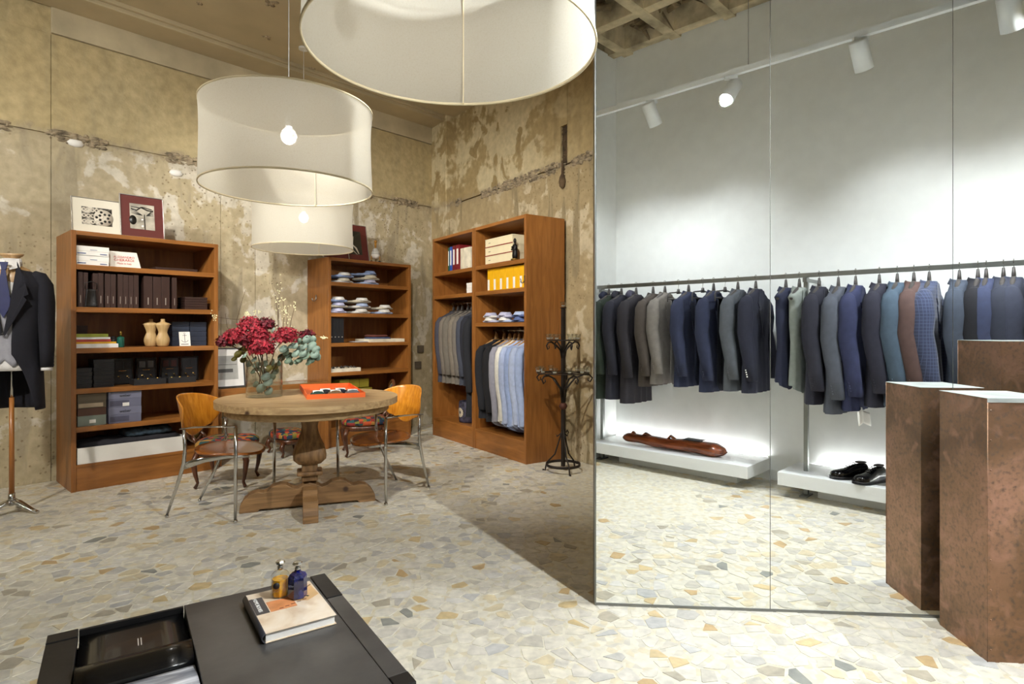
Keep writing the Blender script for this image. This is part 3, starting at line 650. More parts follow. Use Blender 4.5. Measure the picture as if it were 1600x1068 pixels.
def dress(o, hw, z0, z1):
    H_ = z1-z0; ln = MB()
    ln.tube([(-hw*.9, -.011, z1-.03), (-hw*.2, -.011, z1-.035), (0, -.011, z1-.025), (hw*.8, -.011, z1-.04)], .004, 6, sq=(1, .2), up=(0, 0, 1))
    ln.tube([(-hw*.9, -.011, z1-.05), (-hw*.45, -.011, z1-.06), (-.01, -.011, z1-.03), (hw*.4, -.011, z1-.05), (hw*.9, -.011, z1-.055)], .006, 6, sq=(1, .2), up=(0, 0, 1))
    ln.tube([(.018, -.011, z0), (.016, -.011, z0+H_*.6)], .004, 6, sq=(1, .2), up=(1, 0, 0))
    for q in range(5):
        ln.tube([(-.02+.005*q, -.011, z0+H_*.56), (-hw*.9, -.011, z0+H_*(.62+.05*q))], .0018, 5); ln.tube([(.03, -.011, z0+H_*.56), (hw*.9, -.011, z0+H_*(.58+.06*q))], .0018, 5)
    ln.lathe([(0, 0), (.036, 0), (.036, .001), (0, .001)], 20, mat=Matrix.Translation((-hw*.78, -.0105, z0+H_*.34)) @ Matrix.Rotation(pi/2, 4, 'X') @ Matrix.Diagonal((.8, 1.2, 1, 1)))
    ln.build('dress_print', PD, o); bt = MB()
    for q in (.12, .38): bt.lathe([(0, 0), (.01, 0), (.01, .002), (0, .002)], 14, mat=Matrix.Translation((0, -.011, z0+H_*q)) @ Matrix.Rotation(pi/2, 4, 'X'))
    bt.build('button_print', PAPER, o)
CREAM = M('cream_mat_board', (224, 218, 200), .7, var=.01); MAROON = M('maroon_mat_board', (92, 36, 30), .6, var=.05)
picture(FL1, .215, .14, 2.17, .37, .315, .16, CREAM, photomat('reel_photo', 'mid'), SILV, 'cream matted photograph of a film reel leaning on top of the bookcase', .2, .25, .005, reel)
picture(FL1, .545, .08, 2.17, .35, .385, .14, MAROON, M('dress_photo', (170, 164, 150), .35, var=.28, scale=9), SILV, 'maroon matted photograph of a buttoned dress leaning on top of the bookcase', .22, .2, .007, dress)
def streak(o, hw, z0, z1):
    MB().tube([(hw*.1, -.011, z1-.07), (-hw*.1, -.011, z0+.12), (hw*.3, -.011, z0+.08), (hw*.6, -.011, z0+.01)], [.004, .009, .012, .006], 8, sq=(1, .2), up=(1, 0, 0)).tube([(-hw*.6, -.011, z0+.07), (-hw*.1, -.011, z0+.05), (hw*.4, -.011, z0+.0)], .005, 6, sq=(1, .2), up=(0, 0, 1)).build('white_figure_print', PL_, o)
picture(FL2, .44, .16, 2.17, .42, .46, .18, MAROON, photomat('dark_photo', 'dark'), SILV, 'maroon matted dark photograph half behind the small pendant shade on the second bookcase', .22, .18, .008, streak)
picture(FL2, .16, .10, 2.17, .34, .30, .2, MAROON, photomat('dark_photo_b', 'mid'), SILV, 'low maroon matted photograph leaning left of the dark one, mostly under the pendant', .2, .2, .008)
# striped toy figure on the second bookcase
tf = thing('striped_figurine', 'small wooden figurine with black and white striped body on the second bookcase', 'figurine', FL2.p(.70, .10, 2.17), FL2.rz-.5)
OCHRE = M('ochre_wood', (178, 128, 50), .5)
sb = MB(); prs = [(.016, .175), (.028, .168), (.036, .15), (.044, .13), (.05, .108), (.052, .09), (.046, .07), (.03, .05), (0, .044)]
sb.lathe(list(reversed(prs)), 24); sb.build('body', PAPER, tf)
for zz, r0 in ((.162, .033), (.143, .04), (.124, .047), (.105, .0525)): MB().lathe([(r0-.004, -.003), (r0, -.002), (r0, .002), (r0-.004, .003)], 24, (0, 0, zz), close=True).build('stripe', BLACK, tf)
MB().tube([(0, 0, .175), (0, 0, .21), (.0, 0, .24)], [.008, .013, .016], 10).lathe([(0, -.018), (.018, -.006), (.018, .012), (0, .022)], 12, (0, -.004, .255)).build('head', OCHRE, tf)
for sx_ in (-.045, .045): MB().tube([(sx_, 0, .09), (sx_*1.15, 0, .05), (sx_*1.1, 0, .012)], .006, 8).build('leg', OCHRE, tf); MB().lathe([(0, -.012), (.016, -.006), (.018, .002), (0, .012)], 12, (sx_*1.1, -.006, .0125)).build('foot', BLACK, tf)
# ------------------------------------------------------------------ folded shirts
SH = [cloth('shirt_white', (222, 220, 214)), cloth('shirt_blue', (150, 170, 212)), cloth('shirt_lilac', (186, 186, 212)), cloth('shirt_sky', (172, 188, 222)), cloth('shirt_indigo', (88, 104, 150)), cloth('shirt_ecru', (212, 204, 182))]
BASEC = cloth('collar_base', (222, 220, 214))
sh0 = thing('folded_shirt', '', 'shirt', (0, 0, 0))
g = MB().lathe([(.0, 0), (.85, .0), (1, .3), (1, .6), (.9, 1), (0, 1)], 36, power=5)
g.v = [(vx*.125+.006*noise.noise(Vector((vx*5, vy*5, 1))), vy*.16, max(0, vz*.028*(1+.5*noise.noise(Vector((vx*2.2, vy*2.2, 3)))))) for vx, vy, vz in g.v]
g.build('body', SH[1], sh0)
MB().grid(lambda u, v: ((.070-.012*v)*cos(pi+pi*(u*1.3-.15)), -.10+(.07-.012*v)*sin(pi+pi*(u*1.3-.15)), .022+.036*v), 22, 3).grid(lambda u, v: ((.058+.022*v)*cos(pi+pi*(u*1.3-.15)), -.10+(.058+.026*v)*sin(pi+pi*(u*1.3-.15)), .058-.036*v), 22, 3).build('collar', BASEC, sh0, solid=.002)
first = [True]
def shirt(F, x, y, z, mi, ci, label, group, rot=0):
    mm = {'shirt_blue': SH[mi], 'collar_base': SH[ci]}
    if first[0]:
        first[0] = False; r = sh0; r.location = F.p(x, y, z); r.rotation_euler = (0, 0, F.rz+rot); r['label'] = label; r['group'] = group
        for c in r.children: c.material_slots[0].link = 'OBJECT'; c.material_slots[0].material = mm[c.data.materials[0].name]
    else: r = dup(sh0, F.p(x, y, z), F.rz+rot, label, group); [setattr(c.material_slots[0], 'material', SH[mi] if c.name.startswith('body') else SH[ci]) for c in r.children]
    return r
cn_ = ['white', 'mid blue', 'lilac', 'sky blue', 'indigo', 'ecru']
posn = ['lowest', 'middle', 'topmost']
def stack(F, x, y, z, lst, where, grp, step=.052):
    for k, (mi, ci) in enumerate(lst):
        shirt(F, x+.006*(k % 2), y, z+k*step, mi, ci, '%s folded shirt with %s collar, %s in the %s' % (cn_[mi], cn_[ci], posn[k] if len(lst) > 2 else ('lower', 'upper')[k] if len(lst) == 2 else 'single', where), grp, .04*((k % 3)-1))
gs = 'folded shirts on the second bookcase'
stack(FL2, .26, .2, 1.891, [(0, 5), (1, 0)], 'left pile, top shelf', gs, .066)
stack(FL2, .62, .2, 1.891, [(3, 2), (5, 5)], 'right pile, top shelf', gs, .058)
shirt(FL2, .60, .24, 2.005, 1, 1, 'mid blue rumpled shirt lying across the top of the right pile', gs, .5)
stack(FL2, .18, .2, 1.536, [(2, 2), (5, 2), (1, 0)], 'left pile, second shelf', gs, .066)
stack(FL2, .50, .2, 1.536, [(0, 0), (0, 3), (5, 0)], 'centre pile, second shelf', gs, .066)
stack(FL2, .83, .2, 1.536, [(3, 0)], 'right-hand place, second shelf', gs)
shirt(FL2, .83, .22, 1.594, 5, 0, 'ecru folded shirt lying on the single sky blue one', gs, .2)
shirt(FCB, 1.26, .19, 1.421, 2, 0, 'lilac folded shirt at the left of the wardrobe shelf', 'folded shirts in the wardrobe')
shirt(FCB, 1.26, .19, 1.474, 0, 2, 'white folded shirt on the lilac one in the wardrobe', 'folded shirts in the wardrobe')
shirt(FCB, 1.55, .19, 1.421, 3, 0, 'sky blue folded shirt in the middle of the wardrobe shelf', 'folded shirts in the wardrobe')
shirt(FCB, 1.55, .19, 1.474, 2, 2, 'lilac folded shirt on the sky blue one in the wardrobe', 'folded shirts in the wardrobe')
shirt(FCB, 1.83, .19, 1.421, 4, 4, 'indigo folded shirt at the right of the wardrobe shelf', 'folded shirts in the wardrobe')
shirt(FCB, 1.83, .19, 1.474, 4, 3, 'indigo shirt with sky blue collar on top at the right of the wardrobe shelf', 'folded shirts in the wardrobe')
# second bookcase, lower shelves
for k in range(4): book(FL2, .045+k*.045, .04, 1.193, .043, .24, .285, BLACK, 'black upright case, %s of four beside the cream tray' % ['first', 'second', 'third', 'last'][k], 'black upright cases', name='binder', cat='binder', spine=(.3, .22, .25, ENG), pages=BLACK)
def tray(F, x, y, z, w_, d, h, mt, label, t=.006):
    r = thing('open_tray', label, 'tray', F.p(x+w_/2, y+d/2, z), F.rz); a, b_ = w_/2, d/2
    MB().box(-a, a, -b_, -b_+t, 0, h).box(-a, a, b_-t, b_, 0, h).build('long_side', mt, r); MB().box(-a, -a+t, -b_+t, b_-t, 0, h).box(a-t, a, -b_+t, b_-t, 0, h).build('short_side', mt, r); MB().box(-a+t, a-t, -b_+t, b_-t, 0, .005).build('tray_floor', mt, r); return r
CRD = M('cream_card', (220, 212, 190), .6)
tray(FL2, .56, .03, 1.192, .53, .3, .04, CRD, 'cream tray of folded scarves on the third shelf of the second bookcase')
def pad(F, x, y, z, w_, d, h, mt, name, label, cat, sd=0, rot=0, group=None, wob=.3):
    g = MB().lathe([(.0, 0), (.85, .0), (1, .25), (1, .7), (.85, 1), (0, 1)], 28, power=4)
    g.v = [(vx*w_/2, vy*d/2, max(0, vz*h*(1+wob*noise.noise(Vector((vx*2.5+sd, vy*2.5, sd)))))) for vx, vy, vz in g.v]
    return tag(g.build(name, mt, None, F.p(x, y, z), F.rz+rot), label, cat, group)
pad(FL2, .50, .14, 1.192, .22, .2, .012, cloth('pale_grey_cloth', (176, 174, 176)), 'folded_scarf', 'pale grey scarf lying flat left of the cream tray', 'scarf', 1)
for k, (c, nm) in enumerate((((56, 62, 92), 'navy'), ((70, 80, 112), 'slate blue'), ((104, 56, 46), 'russet'))): pad(FL2, .80-.02*k, .17, 1.199+k*.027, .36-.05*k, .22, .026, cloth('scarf_'+nm, c), 'folded_scarf', nm+' folded scarf in the pile on the cream tray', 'scarf', k+5)
tray(FL2, .045, .03, .853, .40, .26, .042, CRD, 'cream tray of dark beads on the fourth shelf of the second bookcase')
bd = MB(); r_ = random.Random(4)
for k in range(120): a = r_.uniform(.02, .38); bd.lathe([(0, -.009), (.008, -.004), (.008, .004), (0, .009)], 6, (a, r_.uniform(.02, .24), r_.uniform(.014, .055)), sm=True)
tag(bd.build('dark_beads', M('mixed_beads', (60, 56, 52), .3, var=.9, scale=60), None, FL2.p(.045, .03, .853), FL2.rz), 'heap of small dark beads filling the cream tray', 'beads', kind='stuff')
OLV = M('olive_card', (134, 122, 34), .6, var=.05)
for row in range(2):
    for k in range(3): carton(FL2, .20+k*.135+row*.03, .05-.02*row+.04, .536+(1-row)*.115, .13, .2, .105, OLV, None, 'olive green box, %s of three in the %s row behind the round table' % (['left', 'middle', 'right'][k], ['upper', 'lower'][row]), group='olive green boxes', lid=.3)
pad(FL2, .76, .14, .535, .22, .16, .05, cloth('navy_roll', (52, 54, 84)), 'folded_scarf', 'navy folded cloth beside the olive green boxes', 'scarf', 9)
# wardrobe shelves
bcols = [(.30, (40, 84, 62), .035, 'dark green', .30), (.345, (44, 84, 168), .06, 'bright blue', .305), (.415, (110, 28, 34), .075, 'wine red', .31), (.50, (120, 30, 36), .085, 'second wine red', .31), (.615, (214, 206, 182), .075, 'slim cream', .255), (.70, (222, 214, 192), .15, 'wide cream', .255)]
for x0, c, w_, nm, h in bcols:
    book(FCB, x0, .06, 2.061, w_-.002, .27, h, M('binder_'+nm, c, .45), nm+' lever-arch binder on the top shelf of the far wardrobe', name='binder', cat='binder', spine=(.5, .25, .85, PAPER) if 'cream' not in nm else (.12, .08, .1, INK))
for k in range(2): carton(FCB, .76, .06, 1.771+k*.062, .235, .3, .06, PAPER, None, ('lower', 'upper')[k]+' white flat box on the second shelf of the far wardrobe')
BOXC = M('ivory_card', (226, 214, 178), .5, var=.02); REDL = M('dark_red_line', (134, 26, 26), .5)
for k in range(3):
    r = carton(FCB, 1.21, .04, 2.061+k*.095, .54, .36, .093, BOXC, None, '%s ivory box with dark red edge on the near wardrobe top shelf' % ['bottom', 'middle', 'top'][k], lid=.12)
    MB().box(-.271, .271, -.1812, -.18, .0, .009).box(-.2712, -.27, -.18, .18, 0, .009).build('red_edge', REDL, r)
    MB().box(-.2, -.16, -.1806, -.18, .045, .05).build('printed_mark', INK, r)
fg = thing('bronze_statuette', 'small dark bronze robed statuette in front of the ivory boxes', 'statuette', FCB.p(1.79, .0, 2.061), FCB.rz)
fg.location = FCB.p(1.80, .035, 2.061)
BRZ = M('dark_bronze', (36, 34, 34), .35, .6, var=.3, bump=.6, bscale=60)
MB().lathe([(.04, 0), (.045, .008), (.04, .016), (.02, .02), (0, .022)], 16).build('base', M('gold_base', (150, 120, 60), .3, .8), fg)
MB().lathe([(.03, .018), (.034, .05), (.03, .1), (.033, .13), (.03, .155), (.012, .17), (.009, .178), (.016, .19), (.019, .205), (.014, .222), (0, .232)], 20, sc=(1, .75)).build('robed_figure', BRZ, fg)
MB().tube([(-.028, 0, .15), (-.03, -.02, .11), (0, -.035, .115)], .009, 8).tube([(.028, 0, .15), (.03, -.02, .11), (0, -.035, .115)], .009, 8).lathe([(0, -.012), (.012, 0), (0, .014)], 10, (0, -.034, .135)).build('arms', BRZ, fg)
YEL = M('yellow_card', (236, 178, 18), .45, var=.03)
for k in range(6):
    r = book(FCB, 1.245+k*.124, .05, 1.771, .121, .26, .245-.002*k, YEL, '%s bright yellow binder in the near wardrobe row' % ['leftmost', 'second', 'third', 'fourth', 'fifth', 'rightmost'][k], 'bright yellow binders', name='binder', cat='binder')
    MB().box(-.056, -.02, -.1315, -.13, .01, .125).build('spine_label', PAPER, r)
# patterned drum and dark shoes at the wardrobe foot
dr = thing('patterned_drum', 'dark drum box with pale daisy pattern on the far wardrobe floor', 'box', FCB.p(.60, .2, .229), FCB.rz)
MB().lathe([(.10, 0), (.13, .0), (.135, .04), (.135, .22), (.128, .25), (.12, .25), (.12, .23), (0, .23)], 32).build('drum', M('dark_pattern', (52, 50, 66), .6, var=.6, scale=22), dr)
ds = MB()
for (cx, cz, rr_) in ((.0, .12, .055), (-.075, .14, .035)):
    for q in range(14):
        a = q*2*pi/14; r0 = rr_*.3; ang = -pi/2+cx/.135
        def dp(u, v): th = ang+u/.137; return (.1365*cos(th), .1365*sin(th), cz+v)
        ds.add([dp(r0*cos(a-.15), r0*sin(a-.15)), dp(rr_*cos(a-.18), rr_*sin(a-.18)), dp(rr_*1.08*cos(a), rr_*1.08*sin(a)), dp(rr_*cos(a+.18), rr_*sin(a+.18)), dp(r0*cos(a+.15), r0*sin(a+.15))], [(0, 1, 2, 3, 4)])
ds.build('daisy_motif', M('daisy_ink', (196, 184, 160), .6), dr)

# ================================================================== GARMENTS
TWEED = {}
GB, GL, GH = cloth('garment_base', (30, 34, 54)), cloth('garment_trim', (30, 34, 54)), M('hanger_grey', (70, 66, 64), .45, .2)
def garment(kind, length=.95, sleeve=.63, name='suit_jacket', cat='jacket'):
    """origin at the top of the hanger hook; X = shoulder axis, front = -Y"""
    r = thing(name, '', cat); r.location = (0, 0, -20)
    b = -length
    if kind in ('jacket', 'coat', 'shirt', 'vest'):
        sw = {'jacket': .222, 'coat': .232, 'shirt': .215, 'vest': .165}[kind]; th = {'jacket': .056, 'coat': .066, 'shirt': .04, 'vest': .045}[kind]
        pr = [(-.112, .05, .045), (-.128, .066, .055), (-.145, .11, .9*th), (-.165, .16, .95*th), (-.188, .2, th), (-.215, sw, th), (-.27, sw*.99, 1.05*th), (-.38, sw*.95, 1.1*th), (-.52, sw*.88, .92*th), (-.62, sw*.9, .98*th), (-.75, sw*.97, 1.1*th), (b+.01, sw*1.03, 1.15*th), (b, sw*1.03, 1.12*th)]
        if kind == 'vest': pr = [(z, min(w_, .2), t_) for z, w_, t_ in pr]
        n = 44; vs = []; fs = []
        for i, (z, w_, t_) in enumerate(pr):
            fold = max(0, (-z-.3))*1.3
            for j in range(n):
                a = 2*pi*j/n; ca, sa = cos(a), sin(a); q = (abs(ca)**3+abs(sa)**3)**(-1/3)
                f = 1+fold*.22*sin(5*ca*3.1+z*1.5+(.8 if sa > 0 else 0))
                zz = z
                if kind == 'shirt' and i >= len(pr)-2: zz = z+.07*abs(ca)**2
                if kind == 'vest' and i >= len(pr)-2 and sa < 0: zz = z-.06*(1-abs(abs(ca)-.35))
                vs.append((w_*ca*q, t_*sa*q*f, zz))
        for i in range(len(pr)-1):
            for j in range(n): fs.append((i*n+j, i*n+(j+1) % n, (i+1)*n+(j+1) % n, (i+1)*n+j))
        MB().add(vs, fs, 0, True).build('body', GB, r)
        if kind != 'vest':
            for sx_ in (-1, 1):
                e = sleeve; R0 = .062 if kind != 'shirt' else .05; x0 = sx_*(sw-.022)
                pts = [(x0-sx_*.05, 0, -.185), (x0-sx_*.01, 0, -.205), (x0+sx_*.018, 0, -.25), (x0+sx_*.026, -.004, -.34), (x0+sx_*.026, .002, -.46), (x0+sx_*.03, -.018, -.58), (x0+sx_*.026, -.045, -.72), (x0+sx_*.022, -.06, -.215-e), (x0+sx_*.022, -.06, -.222-e)]
                rad = [.03, .05, R0, R0*1.08, R0*1.02, R0*.95, R0*.86, R0*.78, R0*.62]
                mb = MB().tube(pts, rad, 18, sq=(.72, 1.0), up=(1, 0, 0))
                mb.v = [(x+.004*noise.noise(Vector((x*18, y*18, z*9))), y+.008*noise.noise(Vector((x*14+5, y*14, z*8))), z) for x, y, z in mb.v]
                mb.build('sleeve', GB, r)
                if kind == 'jacket':
                    bt = MB()
                    for q in range(4): bt.lathe([(0, 0), (.006, .001), (.006, .003), (0, .004)], 8, mat=Matrix.Translation((x0+sx_*(.022+.033), -.03+.004*q, -.215-e+.03+.017*q)) @ Matrix.Rotation(sx_*pi/2, 4, 'Y'))
                    bt.build('cuff_buttons', GL, r)
        # collar
        cz = -.105
        MB().grid(lambda u, v: (.052*(1+.25*v)*sin((u-.5)*4.4), (.046*(1+.35*v))*cos((u-.5)*4.4)+.004, cz+.010-.035*v-.05*abs(u-.5)), 20, 4).build('collar', GL if kind == 'coat' else GB, r, solid=.005)
        if kind in ('jacket', 'coat', 'vest'):
            lp = MB()
            for sx_ in (-1, 1):
                A = [(sx_*.045, -.052, -.125), (sx_*.10, -.062, -.23), (sx_*.075, -.064, -.27), (sx_*.095, -.066, -.285), (sx_*.02, -.07, -.50), (sx_*.006, -.066, -.50)]
                lp.add(A+[(x, y+.006, z) for x, y, z in A], [(0, 1, 2, 3, 4, 5), (11, 10, 9, 8, 7, 6)]+[(i, (i+1) % 6, 6+(i+1) % 6, 6+i) for i in range(6)])
            lp.build('lapels', GB, r)
        if kind == 'coat':
            MB().tube([(-.07, .02, -.15), (-.05, .055, -.11), (0, .075, -.10), (.05, .055, -.11), (.07, .02, -.15)], [.02, .034, .04, .034, .02], 10).build('hood', GL, r)
    else:   # trousers folded over the hanger bar
        f = MB().box(-.10, .10, -.02, .02, -.20, -.16)
        f = MB().grid(lambda u, v: ((u-.5)*.2+.004*sin(v*9), .024*(1 if v < 1 else 0)*(1)+.004*sin(u*18+v*3), -.17-v*(length-.17)), 16, 14).grid(lambda u, v: ((u-.5)*.2+.004*sin(v*9), -.024+.004*sin(u*16+v*2), -.17-v*(length-.2)), 16, 14).grid(lambda u, v: ((u-.5)*.2, .024*cos(pi*v), -.17+.012*sin(pi*v)), 8, 6)
        f.build('leg_panel', GB, r, solid=.004)
        MB().box(-.1, .1, -.031, -.026, -.60, -.595).build('crease', GB, r)
    return r
def hanger(kind):
    r = thing('clothes_hanger', '', 'hanger'); r.location = (0, 0, -20)
    MB().tube([(.022, 0, -.022), (.02, 0, -.004), (.008, 0, .006), (-.008, 0, .006), (-.018, 0, -.006), (-.017, 0, -.02), (-.004, 0, -.04), (0, 0, -.06), (0, 0, -.11)], .0022, 8).build('hook', CHROME, r)
    if kind == 'clip':
        MB().tube([(-.20, 0, -.19), (-.2, 0, -.13), (-.17, 0, -.115), (0, 0, -.10), (.17, 0, -.115), (.2, 0, -.13), (.2, 0, -.19)], .006, 8).tube([(-.2, 0, -.165), (.2, 0, -.165)], .005, 8).build('wire_frame', GH, r)
        MB().lathe([(.012, 0), (.018, .0), (.012, .04), (0, .042)], 12, (0, 0, -.115)).build('collar', GH, r)
    else:
        MB().tube([(-.19, 0, -.20), (-.12, 0, -.16), (-.05, .0, -.125), (0, 0, -.115), (.05, 0, -.125), (.12, 0, -.16), (.19, 0, -.20)], [.012, .017, .016, .018, .016, .017, .012], 10).build('shoulder_bar', GH, r)
        MB().lathe([(.026, 0), (.024, .03), (.015, .072), (0, .075)], 14, (0, 0, -.118), sc=(1, .5)).build('neck_block', GH, r)
    return r
PR = {'jacket': garment('jacket'), 'coat': garment('coat', 1.12, .66, 'overcoat', 'coat'), 'shirt': garment('shirt', 1.0, .70, 'dress_shirt', 'shirt'), 'vest': garment('vest', .84, .6, 'waistcoat', 'waistcoat'), 'trousers': garment('trousers', .88, 0, 'trousers', 'trousers')}
HG = {'clip': hanger('clip'), 'plain': hanger('plain')}
used = set()
def place_garment(kind, loc, rz, main, trim, length, label, group, hm=None, sc=1.0):
    base = {'jacket': .95, 'coat': 1.12, 'shirt': 1.0, 'vest': .84, 'trousers': .88}[kind]
    def apply(r):
        for c in r.children:
            for sl_ in c.material_slots:
                nm = (sl_.material.name if sl_.link == 'DATA' else c.data.materials[0].name)
                key = c.data.materials[0].name
                sl_.link = 'OBJECT'; sl_.material = main if key == 'garment_base' else trim
    src = PR[kind]; r = dup(src, loc, rz, label, group); apply(r); r.scale = (sc, sc, length/base)
    hk_ = HG['clip' if kind == 'trousers' else 'plain']
    h = dup(hk_, loc, rz, ' '.join(('hanger of the '+label).split()[:16]), 'hangers '+('on the steel rack' if 'rack' in group else 'in the wardrobes')); h.scale = (sc, sc, length/base)
    if hm:
        for c in h.children:
            if c.data.materials[0].name == 'hanger_grey': c.material_slots[0].link = 'OBJECT'; c.material_slots[0].material = hm
    return r
def checkmat():
    m, nt, b, N, L = nmat('blue_check_wool'); tc = N('ShaderNodeTexCoord'); n = N('ShaderNodeTexBrick', i_Scale=1.0)
    n.offset = 0; n.inputs['Brick Width'].default_value = .022; n.inputs['Row Height'].default_value = .022; n.inputs['Mortar Size'].default_value = .0016
    sp = N('ShaderNodeSeparateXYZ'); L(tc.outputs['Object'], sp.inputs[0]); ad = N('ShaderNodeMath', operation='ADD'); L(sp.outputs[0], ad.inputs[0]); L(sp.outputs[1], ad.inputs[1]); cx = N('ShaderNodeCombineXYZ'); L(ad.outputs[0], cx.inputs[0]); L(sp.outputs[2], cx.inputs[1]); L(cx.outputs[0], n.inputs['Vector'])
    n.inputs['Color1'].default_value = rgb(50, 58, 86); n.inputs['Color2'].default_value = rgb(46, 54, 80); n.inputs['Mortar'].default_value = rgb(74, 84, 114)
    L(n.outputs[0], b.inputs['Base Color']); b.inputs['Roughness'].default_value = .9; b.inputs['Sheen Weight'].default_value = .2; return m
# steel rack along the white wall: (pixel of hook in the mirror, kind, colour, bottom height, description)
def sx_of(px):
    k = (px-800)/FPX; d = 5.11/(WN.y+WN.x*k); return Vector((k*d, d)).dot(WD)
RAILZ = 1.785
CK = checkmat()
RACK = [(951.6, 'coat', (34, 44, 34), (26, 30, 52), .655, 'dark green overcoat with navy hood at the far end of the rack'),
 (971, 'coat', (30, 30, 42), (36, 36, 48), .66, 'ink navy raincoat beside the dark green overcoat'),
 (994, 'coat', (34, 30, 36), (60, 58, 74), .635, 'charcoal plum parka with grey hood on the rack'),
 (1020.5, 'jacket', (66, 58, 52), None, .81, 'dark brown jacket beside the hooded parka'),
 (1039, 'jacket', (110, 104, 98), None, .84, 'taupe grey jacket beside the dark brown one'),
 (1060, 'trousers', (118, 114, 110), None, .84, 'taupe grey trousers on a wire hanger'),
 (1076, 'jacket', (32, 38, 62), None, .83, 'navy jacket between grey trousers and navy trousers'),
 (1098, 'trousers', (26, 32, 54), None, .85, 'navy trousers on a wire hanger'),
 (1115, 'jacket', (30, 36, 60), None, .80, 'navy jacket between the two pairs of dark trousers'),
 (1133, 'trousers', (24, 26, 36), None, .82, 'near-black trousers on a wire hanger'),
 (1153, 'jacket', (72, 76, 82), None, .825, 'mid grey jacket with dark back beside the navy one'),
 (1181, 'jacket', (28, 30, 46), (228, 226, 220), .82, 'navy jacket with white cuff buttons nearest the rack post'),
 (1228, 'vest', (32, 36, 58), None, .92, 'deep blue waistcoat right beside the rack post'),
 (1249, 'vest', (132, 138, 132), None, .90, 'sage grey waistcoat on the rack'),
 (1280, 'jacket', (34, 34, 46), None, .77, 'black-navy jacket beside the sage waistcoat'),
 (1310, 'jacket', (74, 78, 88), None, .71, 'long slate grey jacket on the near half of the rack'),
 (1337, 'jacket', (42, 47, 78), None, .745, 'royal navy jacket with white garment hem below'),
 (1374, 'jacket', (34, 34, 48), None, .785, 'midnight jacket with buttoned cuff beside the teal one'),
 (1402, 'jacket', (66, 82, 98), None, .80, 'teal blue jacket on the rack'),
 (1428, 'jacket', (84, 64, 60), None, .80, 'chestnut brown jacket on the rack'),
 (1452, 'jacket', 'check', None, .80, 'blue checked jacket beside the chestnut one'),
 (1499, 'jacket', (58, 66, 80), None, .78, 'slate blue-grey jacket behind the mirror joint'),
 (1528, 'jacket', (20, 20, 28), None, .80, 'near-black jacket behind the bright navy one'),
 (1541, 'jacket', (48, 55, 82), None, .80, 'bright navy jacket above the tall copper plinth'),
 (1568, 'jacket', (40, 44, 58), None, .80, 'dark slate jacket behind the last midnight one'),
 (1584, 'jacket', (44, 48, 64), None, .80, 'midnight blue jacket at the near end of the rack'),
 (1640, 'jacket', (60, 62, 66), None, .80, 'grey jacket past the near end of the mirror')]
for px, kind, c, tc_, zb, lab in RACK:
    s = sx_of(px); q = W(s, 5.11)
    main = CK if c == 'check' else cloth('wool_%d_%d_%d' % c, c)
    trim = cloth('trim_%d_%d_%d' % tc_, tc_) if tc_ else main
    place_garment(kind, (q.x, q.y, RAILZ+.022), RZW+pi/2, main, trim, RAILZ+.022-zb, lab, 'garments on the steel rack')
# white shirt hem peeping below the royal navy jacket
s = sx_of(1337)-.06; q = W(s, 5.05)
o = MB().grid(lambda u, v: ((u-.5)*.3, .02*sin(u*9)+.01*v, -.10*v+.03*sin(u*5)), 12, 6).build('white_shirt_hem', PAPER, None, (q.x, q.y, .74), RZW-pi/2, solid=.003); tag(o, 'white garment hem hanging just below the royal navy jacket', 'shirt')
# rack: rail, posts with wall brackets and feet
rk = thing('garment_rack', 'long grey steel garment rail on slim posts along the white wall', 'clothes rack', FW.p(0, 0), FW.rz)
yr = 5.48-5.11
MB().box(-3.66, 1.2, yr-.012, yr+.012, RAILZ-.018, RAILZ+.018).build('rail', STEEL, rk, bevel=.002)
for s in (3.62, 1.62, -.5):
    MB().box(-s-.016, -s+.016, yr-.05, yr-.014, .012, RAILZ-.0).box(-s-.016, -s+.016, yr-.014, yr+.012, RAILZ-.055, RAILZ-.02).build('post', STEEL, rk, bevel=.002)
    MB().box(-s-.012, -s+.012, .0, yr-.05, RAILZ-.05, RAILZ-.025).build('wall_bracket', STEEL, rk)
    MB().box(-s-.03, -s+.03, yr-.10, yr+.05, 0, .012).build('foot_plate', STEEL, rk, bevel=.002)
# platforms
def platform(s0, s1, label):
    r = thing('display_platform', label, 'platform', FW.p(0, 0), FW.rz); xa, xb = -s0, -s1
    MB().box(xa, xb, .035, .53, .096, .2).build('platform_top', WPLAST, r, bevel=.003)
    MB().box(xa+.25, xb-.17, .02, .35, 0, .096).build('plinth', WPLAST, r)
    MB().box(xa+.1, xb-.1, .004, .02, .17, .19).build('light_strip', M('led_strip', (255, 255, 255), .5, emit=4), r)
platform(3.66, 2.02, 'low white display platform holding the carved wooden figure'); platform(1.78, .1, 'low white display platform holding the black shoes')
